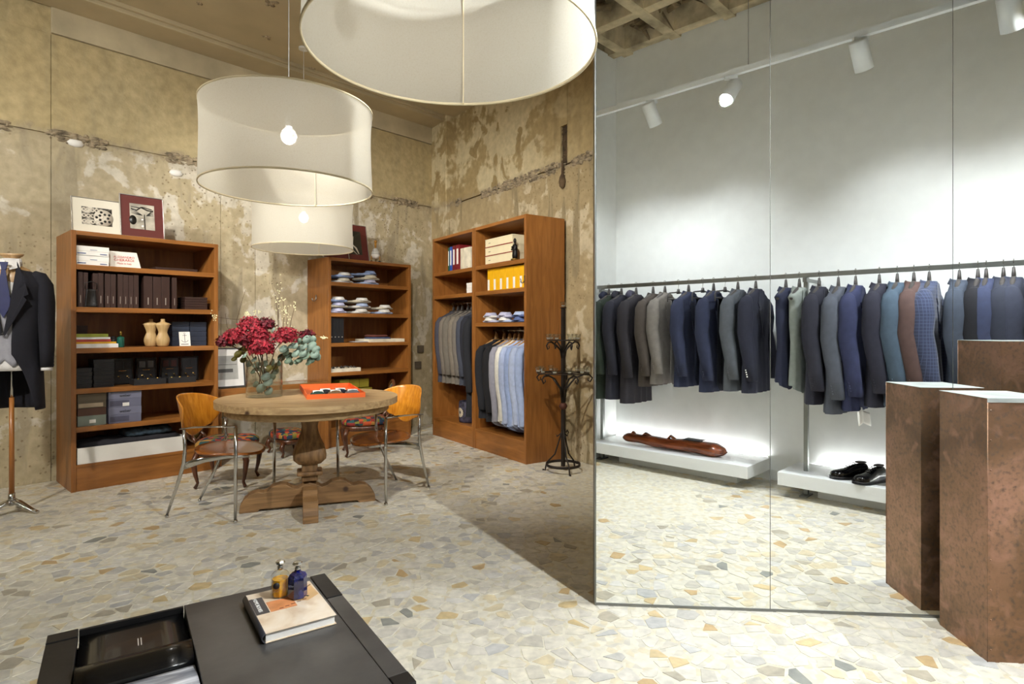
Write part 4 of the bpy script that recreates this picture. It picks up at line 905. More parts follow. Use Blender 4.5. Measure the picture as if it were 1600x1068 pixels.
# carved figure
cf = thing('carved_figure', 'long carved mahogany figure lying on the left white platform', 'sculpture', FW.p(-2.84, 5.48-5.17, .201), FW.rz)
mb = MB(); n = 40; prf = []
pts = []; rd_ = []
for i in range(n+1):
    u = i/n; pts.append((-.55+1.10*u, 0, .055+.004*sin(u*11)))
    e = min(1, (u/.06)**.5 if u < .06 else 1)*min(1, ((1-u)/.10)**.5 if u > .9 else 1); rd_.append(.002+e*(.048+.026*u+.003*sin(u*24)))
mb.tube(pts, rd_, 20, sq=(.85, 1.35), up=(0, 0, 1)); mb.v = [(x, y, max(0, z)) for x, y, z in mb.v]; mb.build('body', SCULPT, cf)
for x, z, l_ in ((-.42, .10, .06), (-.27, .105, .12), (.0, .112, .09)): MB().tube([(x-l_/2, 0, z-.02), (x-l_*.1, 0, z+.014), (x+l_/2, 0, z-.012)], [.012, .018, .012], 10, sq=(.7, 1.8)).build('carved_ridge', SCULPT, cf)
sc_ = MB()
for q in range(12): sc_.box(.14+q*.015, .146+q*.015, -.065, .065, .118, .124)
for q in range(4): sc_.tube([(.07+q*.018, .079, .035), (.10+q*.018, .078, .06), (.125+q*.016, .066, .088)], .002, 5)
for q in range(8): sc_.tube([(-.33+q*.014, .062, .03), (-.325+q*.014, .064, .06)], .002, 5)
sc_.build('incised_marks', BLACK, cf)
# black shoes
def shoe(s, c, rz, label):
    q = W(s, c); r = thing('dress_shoe', label, 'shoe', (q.x, q.y, .201), rz, 'pair of black leather shoes'); SHM = M('polished_black_leather', (14, 14, 15), .12, var=.1, coat=.6)
    T_ = [(0, .0, .045), (.02, .028, .08), (.07, .040, .098), (.2, .042, .10), (.36, .042, .094), (.48, .048, .080), (.62, .056, .064), (.76, .058, .055), (.88, .052, .050), (.96, .036, .040), (1.0, .0, .014)]
    def sec(t):
        for a_, b_ in zip(T_, T_[1:]):
            if a_[0] <= t <= b_[0]: k = (t-a_[0])/(b_[0]-a_[0]); return a_[1]+(b_[1]-a_[1])*k, a_[2]+(b_[2]-a_[2])*k
    def up(u, v):
        w_, h_ = sec(u); a = pi*v; return (-.15+.30*u, w_*cos(a)*(1 if abs(cos(a)) > .0 else 1), .016+h_*sin(a)**.75)
    MB().grid(up, 30, 14).build('upper', SHM, r)
    MB().grid(lambda u, v: (-.153+.306*u, (sec(u)[0]+.004)*(2*v-1), .017), 30, 2).grid(lambda u, v: (-.153+.306*u, (sec(u)[0]+.004)*(2*v-1), .003), 30, 2).build('sole', BLACK, r, solid=.006)
    MB().box(-.15, -.08, -.03, .03, 0, .016).build('heel', BLACK, r, bevel=.004)
    MB().lathe([(0, 0), (.030, 0), (.034, .006), (.028, .010), (0, .004)], 20, (-.09, 0, .118), sc=(1.35, .85)).build('ankle_opening', M('shoe_lining', (40, 34, 30), .7), r)
    lc = MB()
    for q_ in range(4): lc.tube([(-.035+q_*.02, -.02, .112-q_*.009), (-.035+q_*.02, 0, .122-q_*.009), (-.035+q_*.02, .02, .112-q_*.009)], .0028, 6)
    lc.build('laces', BLACK, r)
shoe(1.30, 5.12, RZW+pi/2+.75, 'left black lace-up shoe of the pair on the right platform'); shoe(1.15, 5.08, RZW+pi/2+.45, 'right black lace-up shoe of the pair on the right platform')
# track with heads
tk = thing('lighting_track', 'white suspended lighting track above the clothes rack', 'track', FW.p(0, 0, 0), FW.rz)
yt = 5.48-TRACKC
MB().box(-3.9, .3, yt-.018, yt+.018, TRACKZ-.02, TRACKZ+.02).build('rail', WPLAST, tk)
for s in (3.4, 1.75, 0): MB().tube([(-s, yt, TRACKZ+.02), (-s, yt, CEIL+.2)], .0025, 6).build('suspension_wire', STEEL, tk)
def head(loc, tgt, label, lit):
    r = thing('track_spotlight', label, 'spotlight', loc, 0, 'track spotlights')
    MB().box(-.045, .045, -.016, .016, -.022, -.002).tube([(0, 0, -.02), (0, 0, -.065)], .008, 8).build('adapter', WPLAST, r)
    d = (Vector(tgt)-(Vector(loc)+Vector((0, 0, -.11)))).normalized(); mt = Matrix.Translation((0, 0, -.11)) @ d.to_track_quat('-Z', 'Y').to_matrix().to_4x4()
    MB().lathe([(.0, .09), (.05, .09), (.055, .085), (.055, -.10), (.05, -.10), (.048, -.07), (.046, -.065)], 24, mat=mt).build('housing', WPLAST, r)
    MB().lathe([(0, -.066), (.046, -.066), (.046, -.062), (0, -.062)], 20, mat=mt).build('lamp_face', M('lamp_glow', (255, 253, 248), .5, emit=lit, var=0), r)
    return r
for i, (s, kind) in enumerate(SPOTS):
    p = W(s, TRACKC); q = W(s-.15, 5.48)
    t = (-.35, 3.0, 0) if kind == 'room' else (q.x, q.y, 1.35)
    head((p.x, p.y, TRACKZ-.02), t, ['white spotlight at the far end of the track', 'white cylinder spotlight left of the glaring one', 'glaring lit spotlight turned towards the mirror', 'white cylinder spotlight right of the glaring one', 'large white cylinder spotlight at the near end of the track', 'white spotlight past the near end of the mirror'][i], 60)
fill_track = thing('lighting_track', 'added white ceiling track for fill spotlights above the coffee table, out of the picture', 'track', (-2.5, 1.1, 0), 0)  # added track to carry the unseen fill spots
MB().box(-2.2, 2.2, -.018, .018, 3.68, 3.72).build('rail', WPLAST, fill_track); MB().box(-.3, 2.2, 1.88, 1.916, 3.68, 3.72).build('rail', WPLAST, fill_track)
for x_, y_ in ((-1.8, 0), (1.8, 0), (0, 1.9), (2, 1.9)): MB().tube([(x_, y_, 3.72), (x_, y_, CEIL)], .003, 6).build('suspension_wire', STEEL, fill_track)
for (x_, y_), t, e in FILL_HEADS:  # housings for the added fill spots
    d = (Vector(t)-Vector((x_, y_, 3.55))).normalized(); q = Vector((x_, y_, 3.55))-d*.115; q.z += .11
    head(tuple(q), t, 'added white fill spotlight out of the picture aimed at the '+{-3.1: 'first bookcase', -1.7: 'second bookcase', .1: 'wardrobes', -4.4: 'tailor dummy'}[t[0]], 4)

# ================================================================== WARDROBE GARMENTS
HW = M('hanger_wood', (178, 136, 84), .5)
L1 = [(.16, 'jacket', (64, 64, 74), 'dark grey jacket at the left end of the far wardrobe'), (.28, 'jacket', (112, 104, 94), 'taupe jacket second from the left in the far wardrobe'), (.385, 'jacket', (104, 98, 88), 'darker taupe jacket third in the far wardrobe'), (.49, 'jacket', (118, 110, 98), 'pale taupe jacket fourth in the far wardrobe'), (.60, 'jacket', (108, 102, 94), 'stone grey jacket fifth in the far wardrobe'), (.71, 'jacket', (62, 66, 78), 'slate jacket sixth in the far wardrobe'), (.81, 'jacket', (32, 34, 44), 'blue-black jacket beside the black one in the far wardrobe'), (.91, 'coat', (26, 28, 34), 'long black coat at the right end of the far wardrobe')]
jr = random.Random(8)
for x, k, c, lab in L1:
    p = FCB.p(x, .235+jr.uniform(-.02, .005), 1.688); place_garment(k, p, FCB.rz+pi/2+jr.uniform(-.07, .07), cloth('wool_%d_%d_%d' % c, c), cloth('wool_%d_%d_%d' % c, c), 1.0 if k == 'jacket' else 1.35, lab, 'garments in the far wardrobe', GH)
L2 = [(1.17, 'jacket', (24, 26, 32), 1.0, 'black jacket at the left end of the near wardrobe'), (1.30, 'jacket', (22, 22, 26), 1.02, 'second black jacket in the near wardrobe'), (1.43, 'shirt', (146, 146, 158), 1.05, 'lavender grey shirt beside the black jackets'), (1.52, 'shirt', (222, 220, 210), 1.06, 'ivory shirt beside the grey one'), (1.61, 'shirt', (176, 190, 222), 1.06, 'pale blue shirt beside the ivory one'), (1.70, 'shirt', (158, 178, 220), 1.07, 'mid blue shirt in the near wardrobe'), (1.79, 'shirt', (184, 198, 228), 1.08, 'ice blue shirt second from the right in the near wardrobe'), (1.89, 'shirt', (170, 188, 226), 1.08, 'sky blue shirt at the right end of the near wardrobe')]
for x, k, c, ln, lab in L2:
    p = FCB.p(x, .235+jr.uniform(-.02, .005), 1.350); mt = cloth('fabric_%d_%d_%d' % c, c); ln += jr.uniform(-.02, .03); place_garment(k, p, FCB.rz+pi/2+jr.uniform(-.07, .07), mt, mt, ln, lab, 'garments in the near wardrobe', HW)
for r in list(PR.values())+list(HG.values()):
    for c in list(r.children): bpy.data.objects.remove(c)
    bpy.data.objects.remove(r)
# ================================================================== CONSOLE between the bookcases
FC = Frame(FL1.o+FL1.x*1.185+FL1.y*.07, DL)
cs = thing('console_table', 'low cherry wood display console with glass top between the two bookcases', 'console', FC.p(0, 0), FC.rz)
MB().box(0, 1.2, 0, .4, .69, .735).build('top_board', WH, cs, bevel=.002); MB().box(0, 1.2, -.002, .02, .64, .69).build('apron', WH, cs)
for x0 in (0, 1.16): MB().box(x0, x0+.04, 0, .4, 0, .69).build('side_panel', WV, cs, bevel=.002)
MB().box(0, 1.2, 0, .015, .735, .76).box(0, 1.2, .385, .4, .735, .76).box(0, .015, .015, .385, .735, .76).box(1.185, 1.2, .015, .385, .735, .76).build('rim', WH, cs)
MB().box(.016, 1.184, .016, .384, .752, .758).build('glass_pane', GLASS, cs)
def boat(o, hw, z0, z1):
    MB().box(-hw*.9, hw*.5, -.0112, -.0095, z0+(z1-z0)*.3, z0+(z1-z0)*.45).box(-hw*.95, hw*.9, -.0112, -.0095, z0+(z1-z0)*.62, z0+(z1-z0)*.64).build('dark_shape_print', M('photo_grey', (90, 90, 88), .4), o)
picture(FC, .15, .12, .761, .34, .40, .12, PAPER, M('pale_photo', (176, 176, 170), .4, var=.15, scale=5), M('dark_metal_frame', (90, 90, 92), .3, .6), 'white matted grey photograph standing on the console beside the bookcase', .2, .2, .012, boat)
# ================================================================== ROUND TABLE
TC = Vector((-1.55, 4.56)); TZ = .834; TR = .66; TRZ = radians(19.6)
rt = thing('round_table', 'round reclaimed pine pedestal table carrying the vase of red hydrangeas', 'table', (TC.x, TC.y, 0), TRZ)
np_ = 7
for k in range(np_):
    y0, y1 = -TR+k*2*TR/np_, -TR+(k+1)*2*TR/np_; poly = []
    ns = 14
    for i in range(ns+1): y = y0+.0006+(y1-y0-.0012)*i/ns; poly.append((sqrt(max(0, TR*TR-y*y)), y))
    for i in range(ns+1): y = y1-.0006-(y1-y0-.0012)*i/ns; poly.append((-sqrt(max(0, TR*TR-y*y)), y))
    P2 = [poly[0]]
    for q in poly[1:]:
        if hypot(q[0]-P2[-1][0], q[1]-P2[-1][1]) > 1e-4: P2.append(q)
    if hypot(P2[0][0]-P2[-1][0], P2[0][1]-P2[-1][1]) < 1e-4: P2.pop()
    MB().prism(P2, TZ-.048, TZ-.0006*(k % 2)).build('tabletop_plank', PINE, rt)
MB().lathe([(0, TZ-.108), (TR*.885, TZ-.108), (TR*.9, TZ-.1), (TR*.9, TZ-.049), (0, TZ-.049)], 64).build('apron', PINE, rt)
MB().box(-.13, .13, -.13, .13, TZ-.14, TZ-.108).build('top_block', PINED, rt, bevel=.004)
def sqlathe(mb, prof, n=32): return mb.lathe(prof, n, power=9)
sqlathe(MB(), [(.092, TZ-.14), (.098, TZ-.155), (.066, TZ-.185), (.058, TZ-.22), (.064, TZ-.27), (.085, TZ-.33), (.112, TZ-.39), (.121, TZ-.43), (.118, TZ-.465), (.085, TZ-.50), (.06, TZ-.51)][::-1]).build('baluster', PINED, rt)
MB().box(-.058, .058, -.058, .058, .20, TZ-.505).build('lower_post', PINED, rt, bevel=.004)
MB().box(-.092, .092, -.092, .092, .245, .275).build('collar_block', PINED, rt, bevel=.01)
PINEDH = woodmat('reclaimed_pine_beam', (112, 82, 48), (160, 122, 78), (.6, .6, 7), rough=.6, coat=0, knots=True)
def footpoly(L_):
    half = [(.0, .205), (.05, .19), (.085, .165), (.12, .175), (.16, .205), (.21, .215), (.26, .20), (.295, .165), (.32, .155), (.36, .165), (.41, .15), (.45, .11), (.475, .06), (.48, .0), (.36, .0), (.345, .02), (0, .02)]
    k = L_/.48; h = [(x*k, z*.9) for x, z in half]; return h+[(-x, z) for x, z in reversed(h) if x > 0]
MB().prism(footpoly(.49), -.052, .052, 'y').build('foot_beam', PINEDH, rt, bevel=.006)
MB().prism(footpoly(.46), -.052, .052, 'x').build('foot_beam', PINEDH, rt, bevel=.006)
# orange tray of rolled socks
def tp(px, py): q = floorpt(px, py, TZ); return q
a, b_, c = tp(479.5, 624), tp(571, 620), tp(466, 607)
FT = Frame(a, b_-a); tw = (b_-a).length; td = abs((c-a).dot(FT.y))
ORG = M('orange_card', (238, 104, 36), .5, var=.02)
tray(FT, 0, 0, TZ, tw, max(.3, td), .036, ORG, 'bright orange tray of rolled socks on the round table', .007)
socks = [((30, 62, 54), 'dark green'), ((120, 92, 62), 'tan brown'), ((104, 104, 108), 'mid grey'), ((24, 24, 28), 'black left rear'), ((22, 24, 38), 'blue-black right rear')]
for i, (c, nm) in enumerate(socks):
    x = tw*(.2+.3*i) if i < 3 else tw*(.35+.27*(i-3)); y = .09 if i < 3 else .21
    r = thing('rolled_sock', nm+' rolled sock with white band in the orange tray', 'socks', FT.p(x, y, TZ+.006), FT.rz, 'rolled socks in the orange tray'); sm_ = cloth('sock_'+nm, c)
    g = MB().lathe([(0, 0), (.7, 0), (1, .35), (.95, .75), (.6, 1), (0, 1)], 24, power=3); g.v = [(vx*.056, vy*.052, vz*.046*(1-.25*vx*vx)) for vx, vy, vz in g.v]; g.build('sock', sm_, r)
    MB().grid(lambda u, v: ((v-.5)*.075, .045-.062*v*0-.075*u, .030+.019*sin(pi*(.15+.75*u))), 10, 4).build('paper_band', PAPER, r, solid=.0015)
# vase with bouquet
vp = tp(413, 619); VZ = TZ+.001
vs_ = thing('glass_vase', 'tall clear cylinder glass vase on the round table', 'vase', (vp.x, vp.y, VZ), 0)
VR, VH = .131, .285
MB().lathe([(0, 0), (VR, 0), (VR, VH), (VR-.004, VH), (VR-.004, .012), (0, .012)], 48).build('glass_wall', GLASS, vs_)
bq = thing('flower_bouquet', 'bouquet of dark red hydrangeas, eucalyptus and catkin twigs in the glass vase', 'bouquet', (vp.x, vp.y, VZ+.014), 0)
HYD = M('red_hydrangea', (150, 30, 46), .7, var=.4, scale=40); HYD2 = M('wine_hydrangea', (98, 18, 32), .7, var=.45, scale=30)
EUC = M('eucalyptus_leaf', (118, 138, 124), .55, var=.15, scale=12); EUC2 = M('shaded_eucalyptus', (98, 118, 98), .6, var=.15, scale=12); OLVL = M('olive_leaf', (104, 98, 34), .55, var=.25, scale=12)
STEM = M('stem_brown', (86, 66, 44), .8, var=.2); BUD = M('catkin_bud', (218, 212, 168), .7)
def P(px, py, dy=0):     # a point of the bouquet from where it shows, at the vase's distance plus dy
    d = vp.y+dy; return Vector(((px-800)/FPX*d-vp.x, dy, EYE-(py-HY)*d/FPX-VZ-.014))
r_ = random.Random(77)
def headf(px, py, rad, dy, mt, n):
    c = P(px, py, dy); mb = MB()
    for k in range(n):
        z = 1-2*(k+.5)/n; a = k*2.39996; rr_ = sqrt(1-z*z); nrm = Vector((rr_*cos(a), rr_*sin(a), z)); 
        if nrm.z < -.55: continue
        R0 = rad*r_.uniform(.66, 1.16); ctr = c+Vector((nrm.x*R0, nrm.y*R0, nrm.z*R0*.78))
        nn = (nrm+Vector((r_.uniform(-.7, .7), r_.uniform(-.7, .7), r_.uniform(-.5, .8)))).normalized(); t = nn.orthogonal().normalized(); u = nn.cross(t); ph = r_.uniform(0, 1.5); s_ = r_.uniform(.012, .019)
        for q in range(4):
            aa = ph+q*pi/2; d1 = t*cos(aa)+u*sin(aa); d2 = t*cos(aa+pi/2)+u*sin(aa+pi/2)
            mb.add([ctr, ctr+d1*s_*.6+d2*s_*.5+nn*.002, ctr+d1*s_*1.15+nn*.006, ctr+d1*s_*.6-d2*s_*.5+nn*.002], [(0, 1, 2, 3)], 0, False)
    mb.lathe([(0, -rad*.6), (rad*.6, -rad*.2), (rad*.6, rad*.2), (0, rad*.6)], 10, tuple(c)); o = mb.build('flower_head', mt, bq); return c
heads = [(370, 527, .085, -.02, HYD, 260), (352, 534, .06, -.03, HYD2, 150), (392, 508, .080, .03, HYD, 230), (404, 524, .08, -.03, HYD, 230), (408, 544, .088, -.09, HYD, 280), (417, 507, .06, .05, HYD2, 150), (446, 526, .088, -.03, HYD, 280), (480, 524, .05, .03, HYD2, 120), (390, 532, .07, .0, HYD2, 180)]
hc = [headf(*h) for h in heads]
st = MB()
for c in hc: st.tube([c, c*.5+Vector((0, 0, .12)), Vector((r_.uniform(-.06, .06), r_.uniform(-.06, .06), .01))], .004, 6)
st.build('stems', STEM, bq)
def leaf(px, py, dy, s_, mt, rot=None):
    c = P(px, py, dy); n = Vector((r_.uniform(-.7, .7), -1, r_.uniform(-.2, .9))).normalized(); t = n.orthogonal().normalized(); u = n.cross(t)
    vs = [c]+[c+t*cos(q*2*pi/14)*s_*1.12+u*sin(q*2*pi/14)*s_*.92+n*(.18*s_*cos(q*4*pi/14)) for q in range(14)]
    MB().add(vs, [(0, q+1, (q+1) % 14+1) for q in range(14)], 0, True).build('leaf', mt, bq, solid=.0012)
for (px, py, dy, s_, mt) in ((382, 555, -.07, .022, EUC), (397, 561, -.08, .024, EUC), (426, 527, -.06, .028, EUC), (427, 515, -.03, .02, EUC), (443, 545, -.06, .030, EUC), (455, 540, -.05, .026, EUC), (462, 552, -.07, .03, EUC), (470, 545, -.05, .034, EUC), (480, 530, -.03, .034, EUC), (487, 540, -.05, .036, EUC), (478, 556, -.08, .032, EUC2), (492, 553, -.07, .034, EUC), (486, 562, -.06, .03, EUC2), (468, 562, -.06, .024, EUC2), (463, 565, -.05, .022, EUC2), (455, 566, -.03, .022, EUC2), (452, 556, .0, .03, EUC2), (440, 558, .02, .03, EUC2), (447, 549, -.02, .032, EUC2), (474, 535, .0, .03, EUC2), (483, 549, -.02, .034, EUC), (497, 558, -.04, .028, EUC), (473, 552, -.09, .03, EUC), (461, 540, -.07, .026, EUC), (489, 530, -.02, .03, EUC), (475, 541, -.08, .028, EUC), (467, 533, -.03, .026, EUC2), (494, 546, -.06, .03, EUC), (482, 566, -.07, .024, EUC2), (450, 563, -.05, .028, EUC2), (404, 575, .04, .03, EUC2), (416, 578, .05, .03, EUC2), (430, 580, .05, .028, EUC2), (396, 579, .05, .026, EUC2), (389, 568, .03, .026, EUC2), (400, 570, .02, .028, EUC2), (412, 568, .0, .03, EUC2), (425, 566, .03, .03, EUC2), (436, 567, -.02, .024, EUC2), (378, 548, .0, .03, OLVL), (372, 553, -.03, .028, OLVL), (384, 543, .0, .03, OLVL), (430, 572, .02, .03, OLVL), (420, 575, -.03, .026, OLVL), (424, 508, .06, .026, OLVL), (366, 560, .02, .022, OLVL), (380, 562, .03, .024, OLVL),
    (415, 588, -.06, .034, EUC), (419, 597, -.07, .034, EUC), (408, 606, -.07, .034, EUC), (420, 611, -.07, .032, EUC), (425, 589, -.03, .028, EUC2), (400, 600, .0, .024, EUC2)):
    leaf(px, py, dy, s_, mt)
for pts in ([(372, 530), (370, 500), (378, 470), (384, 452)], [(398, 520), (390, 500), (360, 498), (334, 495)], [(368, 540), (355, 510), (352, 490)], [(436, 530), (434, 490), (430, 460), (424, 442)], [(450, 530), (455, 500), (462, 473)], [(440, 530), (444, 495), (442, 465)], [(434, 530), (435, 495), (436, 460)], [(452, 535), (448, 505), (449, 480)], [(480, 530), (492, 524), (508, 528)], [(400, 520), (386, 500), (380, 490)]):
    tw_ = MB().tube([P(a_, b2, .03+.01*i) for i, (a_, b2) in enumerate(pts)], [.0028, .0022, .0016, .001][:len(pts)], 6).build('twig', STEM, bq)
bl = MB()
for k in range(150):
    c_ = r_.choice([(434, 470, 8, 26), (440, 478, 7, 28), (446, 490, 5, 22), (455, 495, 6, 18), (461, 476, 3, 5), (334, 496, 5, 5), (385, 490, 6, 4), (505, 527, 6, 2), (400, 487, 8, 4)]); q = P(c_[0]+r_.gauss(0, c_[2]*.5), c_[1]+r_.gauss(0, c_[3]*.6), .04); bl.lathe([(0, -.006), (.005, 0), (0, .007)], 6, tuple(q))
tag(bl.build('small_buds', BUD, bq), kind='stuff')
# ================================================================== MODERN CHAIRS
def armchair(loc, rz, label):
    r = thing('armchair', label, 'chair', loc, rz, None)
    for s in (-1, 1):
        MB().tube([(.20, s*.29, .668), (.20, s*.288, .45), (.195, s*.285, .02)], [.013, .0125, .010], 12).lathe([(0, 0), (.012, .001), (.0155, .012), (.012, .024), (0, .028)], 14, (.195, s*.285, 0)).build('leg', CHROME, r)
        MB().tube([(-.19, s*.265, .645), (-.185, s*.262, .50), (-.20, s*.255, .40), (-.26, s*.235, .24), (-.36, s*.20, .02)], [.012, .012, .014, .012, .009], 12).lathe([(0, 0), (.011, .001), (.014, .011), (.011, .022), (0, .025)], 14, (-.362, s*.199, 0)).build('leg', CHROME, r)
        MB().tube([(-.22, s*.262, .648), (-.1, s*.285, .665), (.05, s*.295, .672), (.20, s*.29, .674)], [.009, .011, .012, .011], 12, sq=(.6, 1.3), up=(0, 0, 1)).build('armrest', CHROME, r)
        MB().tube([(-.20, s*.255, .385), (-.08, s*.20, .42), (.06, s*.14, .435), (.2, s*.1, .43)], [.02, .016, .013, .01], 10, sq=(1.3, .5), up=(0, 0, 1)).build('seat_bracket', CHROME, r)
    def seat(u, v):
        a = 2*pi*u; k = v; x, y = .235*cos(a)*k, .25*sin(a)*k; y *= (1-.12*cos(a)); return (x+.01, y, .455+.018*(cos(a)*k)**2*(1 if cos(a) < 0 else -1.6)+.012*k*k)
    MB().grid(seat, 40, 8, wrap=True).build('seat', PLYD, r, solid=.014)
    def back(u, v):
        s_ = u*2-1; z = .555+.292*v
        wd = .255*(.40+.60*sin(min(1, v*1.25)*pi/2)); edge = 1-.0
        top = .022*(1-s_*s_)*v; y = s_*wd; zz = z+top-.055*(s_**4)*v
        x = -.235-.10*v-.045+.20*(y/.27)**2*(.45+.55*v)
        if v < .25: zz += .05*(abs(s_)**2)*(1-v/.25)
        return (x, y, zz)
    MB().grid(back, 24, 16).build('backrest', PLY, r, solid=.011, sub=1)
    return r
armchair((-2.10, 4.44, 0), radians(-4), 'honey plywood armchair with chrome legs at the left of the round table')
ca = radians(-126); fx, fy = cos(ca), sin(ca)
# near front foot measured at (-.964, 4.549)
lxp = Vector((-.964, 4.549))-Vector((fx*.195-fy*.285, fy*.195+fx*.285))
armchair((lxp.x, lxp.y, 0), ca, 'honey plywood armchair with chrome legs at the right of the round table')
# ================================================================== ANTIQUE CHAIRS WITH PATCHWORK
def patchmat():
    m, nt, b, N, L = nmat('patchwork_fabric'); tc = N('ShaderNodeTexCoord'); v = N('ShaderNodeTexVoronoi', i_Scale=24.0, i_Randomness=.5, distance='CHEBYCHEV'); L(tc.outputs['Object'], v.inputs['Vector'])
    s = N('ShaderNodeSeparateColor'); L(v.outputs['Color'], s.inputs[0])
    r = ramp(N, [(0, rgb(28, 50, 74)), (.16, rgb(178, 74, 34)), (.30, rgb(112, 108, 36)), (.46, rgb(128, 38, 30)), (.60, rgb(24, 27, 38)), (.80, rgb(160, 118, 50)), (.9, rgb(34, 72, 72))], 'CONSTANT'); L(s.outputs[0], r.inputs[0])
    n = N('ShaderNodeTexVoronoi', i_Scale=90.0); L(tc.outputs['Object'], n.inputs['Vector']); r2 = ramp(N, [(.25, (.45, .45, .4)), (.35, (1.1, 1.1, 1.1))]); L(n.outputs['Distance'], r2.inputs[0])
    c = mixc(N, L, .7, r.outputs[0], r2.outputs[0], 'MULTIPLY'); L(c, b.inputs['Base Color']); b.inputs['Roughness'].default_value = .85; return m
PATCH = patchmat()
def antique(loc, rz, label, back=True, h=.36, w_=.25, d=.24, name='antique_chair', cat='chair'):
    r = thing(name, label, cat, loc, rz)
    MB().lathe([(0, h-.035), (.9, h-.035), (1, h-.02), (1, h+.012), (.9, h+.035), (.5, h+.05), (0, h+.054)], 40, sc=(d, w_), power=3).build('seat_cushion', PATCH, r)
    MB().lathe([(0, h-.085), (.93, h-.085), (.97, h-.06), (.97, h-.035), (0, h-.035)], 40, sc=(d, w_), power=3).build('seat_frame', WALN, r)
    for sx_ in (-1, 1):
        for sy in (-1, 1):
            x, y = sx_*d*.78, sy*w_*.75
            MB().tube([(x, y, h-.06), (x+sx_*.025, y+sy*.018, h-.13), (x+sx_*.012, y+sy*.01, h*.35), (x-sx_*.004, y, .05), (x+sx_*.015, y+sy*.01, .008)], [.024, .026, .018, .012, .015], 10).build('leg', WALN, r)
    if back:
        ring = [(-d*.9-.05-.05*(.5+.5*sin(a)), .19*cos(a), h+.22+.20*sin(a)) for a in [2*pi*k/36 for k in range(37)]]
        MB().tube(ring, .017, 10, cap=False).build('back_frame', WALN, r)
        MB().lathe([(0, -.016), (.9, -.012), (1, 0), (.9, .012), (0, .016)], 36, mat=Matrix.Translation((-d*.9-.075, 0, h+.22)) @ Matrix.Rotation(pi/2-.12, 4, 'Y') @ Matrix.Diagonal((.185, .175, 1, 1))).build('back_pad', PATCH, r)
        for s in (-1, 1): MB().tube([(-d*.8, s*.10, h-.05), (-d*.95, s*.12, h+.03), (-d*.9-.05, s*.10, h+.08)], .015, 8).build('back_post', WALN, r)
    return r
antique((-2.50, 5.24, 0), radians(8), 'low antique walnut chair with patchwork seat behind the left armchair')
antique((-1.62, 6.50, 0), radians(200), 'low antique walnut chair with patchwork seat behind the right armchair')
antique((-2.42, 6.45, 0), radians(43), 'small antique footstool with patchwork top under the console', False, .22, .24, .17, 'footstool', 'footstool')
# ================================================================== PENDANT LAMPS
m, nt, b, N, L = nmat('linen_shade'); nt.nodes.remove(b); out = nt.nodes['Material Output']
tc = N('ShaderNodeTexCoord'); mp = N('ShaderNodeMapping'); mp.inputs['Scale'].default_value = (1, 1, 1); L(tc.outputs['Object'], mp.inputs[0])
n = N('ShaderNodeTexNoise', i_Scale=160.0, i_Detail=3.0); L(mp.outputs[0], n.inputs['Vector']); r = ramp(N, [(.35, rgb(200, 195, 180)), (.65, rgb(224, 220, 206))]); L(n.outputs[0], r.inputs[0])
df = N('ShaderNodeBsdfDiffuse'); tl = N('ShaderNodeBsdfTranslucent'); tp_ = N('ShaderNodeBsdfTransparent'); m1 = N('ShaderNodeMixShader'); m1.inputs[0].default_value = .5; m2 = N('ShaderNodeMixShader'); 
r2 = ramp(N, [(.38, (.06, .06, .06)), (.62, (.22, .22, .22))]); L(n.outputs[0], r2.inputs[0]); L(r2.outputs[0], m2.inputs[0])
L(r.outputs[0], df.inputs[0]); L(r.outputs[0], tl.inputs[0]); L(df.outputs[0], m1.inputs[1]); L(tl.outputs[0], m1.inputs[2]); L(m1.outputs[0], m2.inputs[1]); L(tp_.outputs[0], m2.inputs[2]); L(m2.outputs[0], out.inputs[0])
LINEN = m; HEM = M('linen_hem', (206, 192, 158), .8, var=.05)
BULB = M('opal_bulb', (255, 250, 240), .4, emit=6, var=0)
def pendant(x, y, z, label):
    r = thing('pendant_lamp', label, 'lamp', (x, y, z), 0); R_, H_ = .5, .486
    def sh(u, v):
        a = 2*pi*u; k = R_+.004*sin(9*a+3*v)*sin(pi*v)-.008*sin(pi*v); return (k*cos(a), k*sin(a), v*H_)
    MB().grid(sh, 96, 8, wrap=True).build('shade', LINEN, r)
    for zz in (0, H_): MB().lathe([(R_-.003, -.005), (R_+.003, -.005), (R_+.003, .005), (R_-.003, .005)], 96, (0, 0, zz), close=True).build('hem_ring', HEM, r)
    MB().box(-.002, .002, R_-.012, R_-.006, 0, H_).build('seam', HEM, r)
    MB().lathe([(0, -.05), (.022, -.045), (.04, -.03), (.05, 0), (.04, .03), (.022, .05), (.016, .06), (0, .06)], 20, (0, 0, .325)).build('bulb', BULB, r)
    MB().lathe([(.02, 0), (.02, .06), (.008, .075), (0, .075)], 14, (0, 0, .385)).build('socket', WPLAST, r)
    sp = MB()
    for k in range(3): a = k*2*pi/3+.5; sp.tube([(0, 0, .45), ((R_-.004)*cos(a), (R_-.004)*sin(a), H_-.005)], .0018, 6)
    sp.build('spider_wires', STEEL, r); MB().tube([(0, 0, .45), (0, 0, CEIL-z)], .0028, 8).build('cable', WPLAST, r)
    MB().lathe([(.05, -.02), (.05, 0), (0, 0)], 20, (0, 0, CEIL-z)).build('ceiling_rose', WPLAST, r)
for (x, y, z), lb in zip(LAMPS, ('largest looking linen drum pendant nearest the camera at the top', 'linen drum pendant with visible bulb above the round table', 'smallest looking linen drum pendant furthest back near the second bookcase')): pendant(x, y, z, lb)
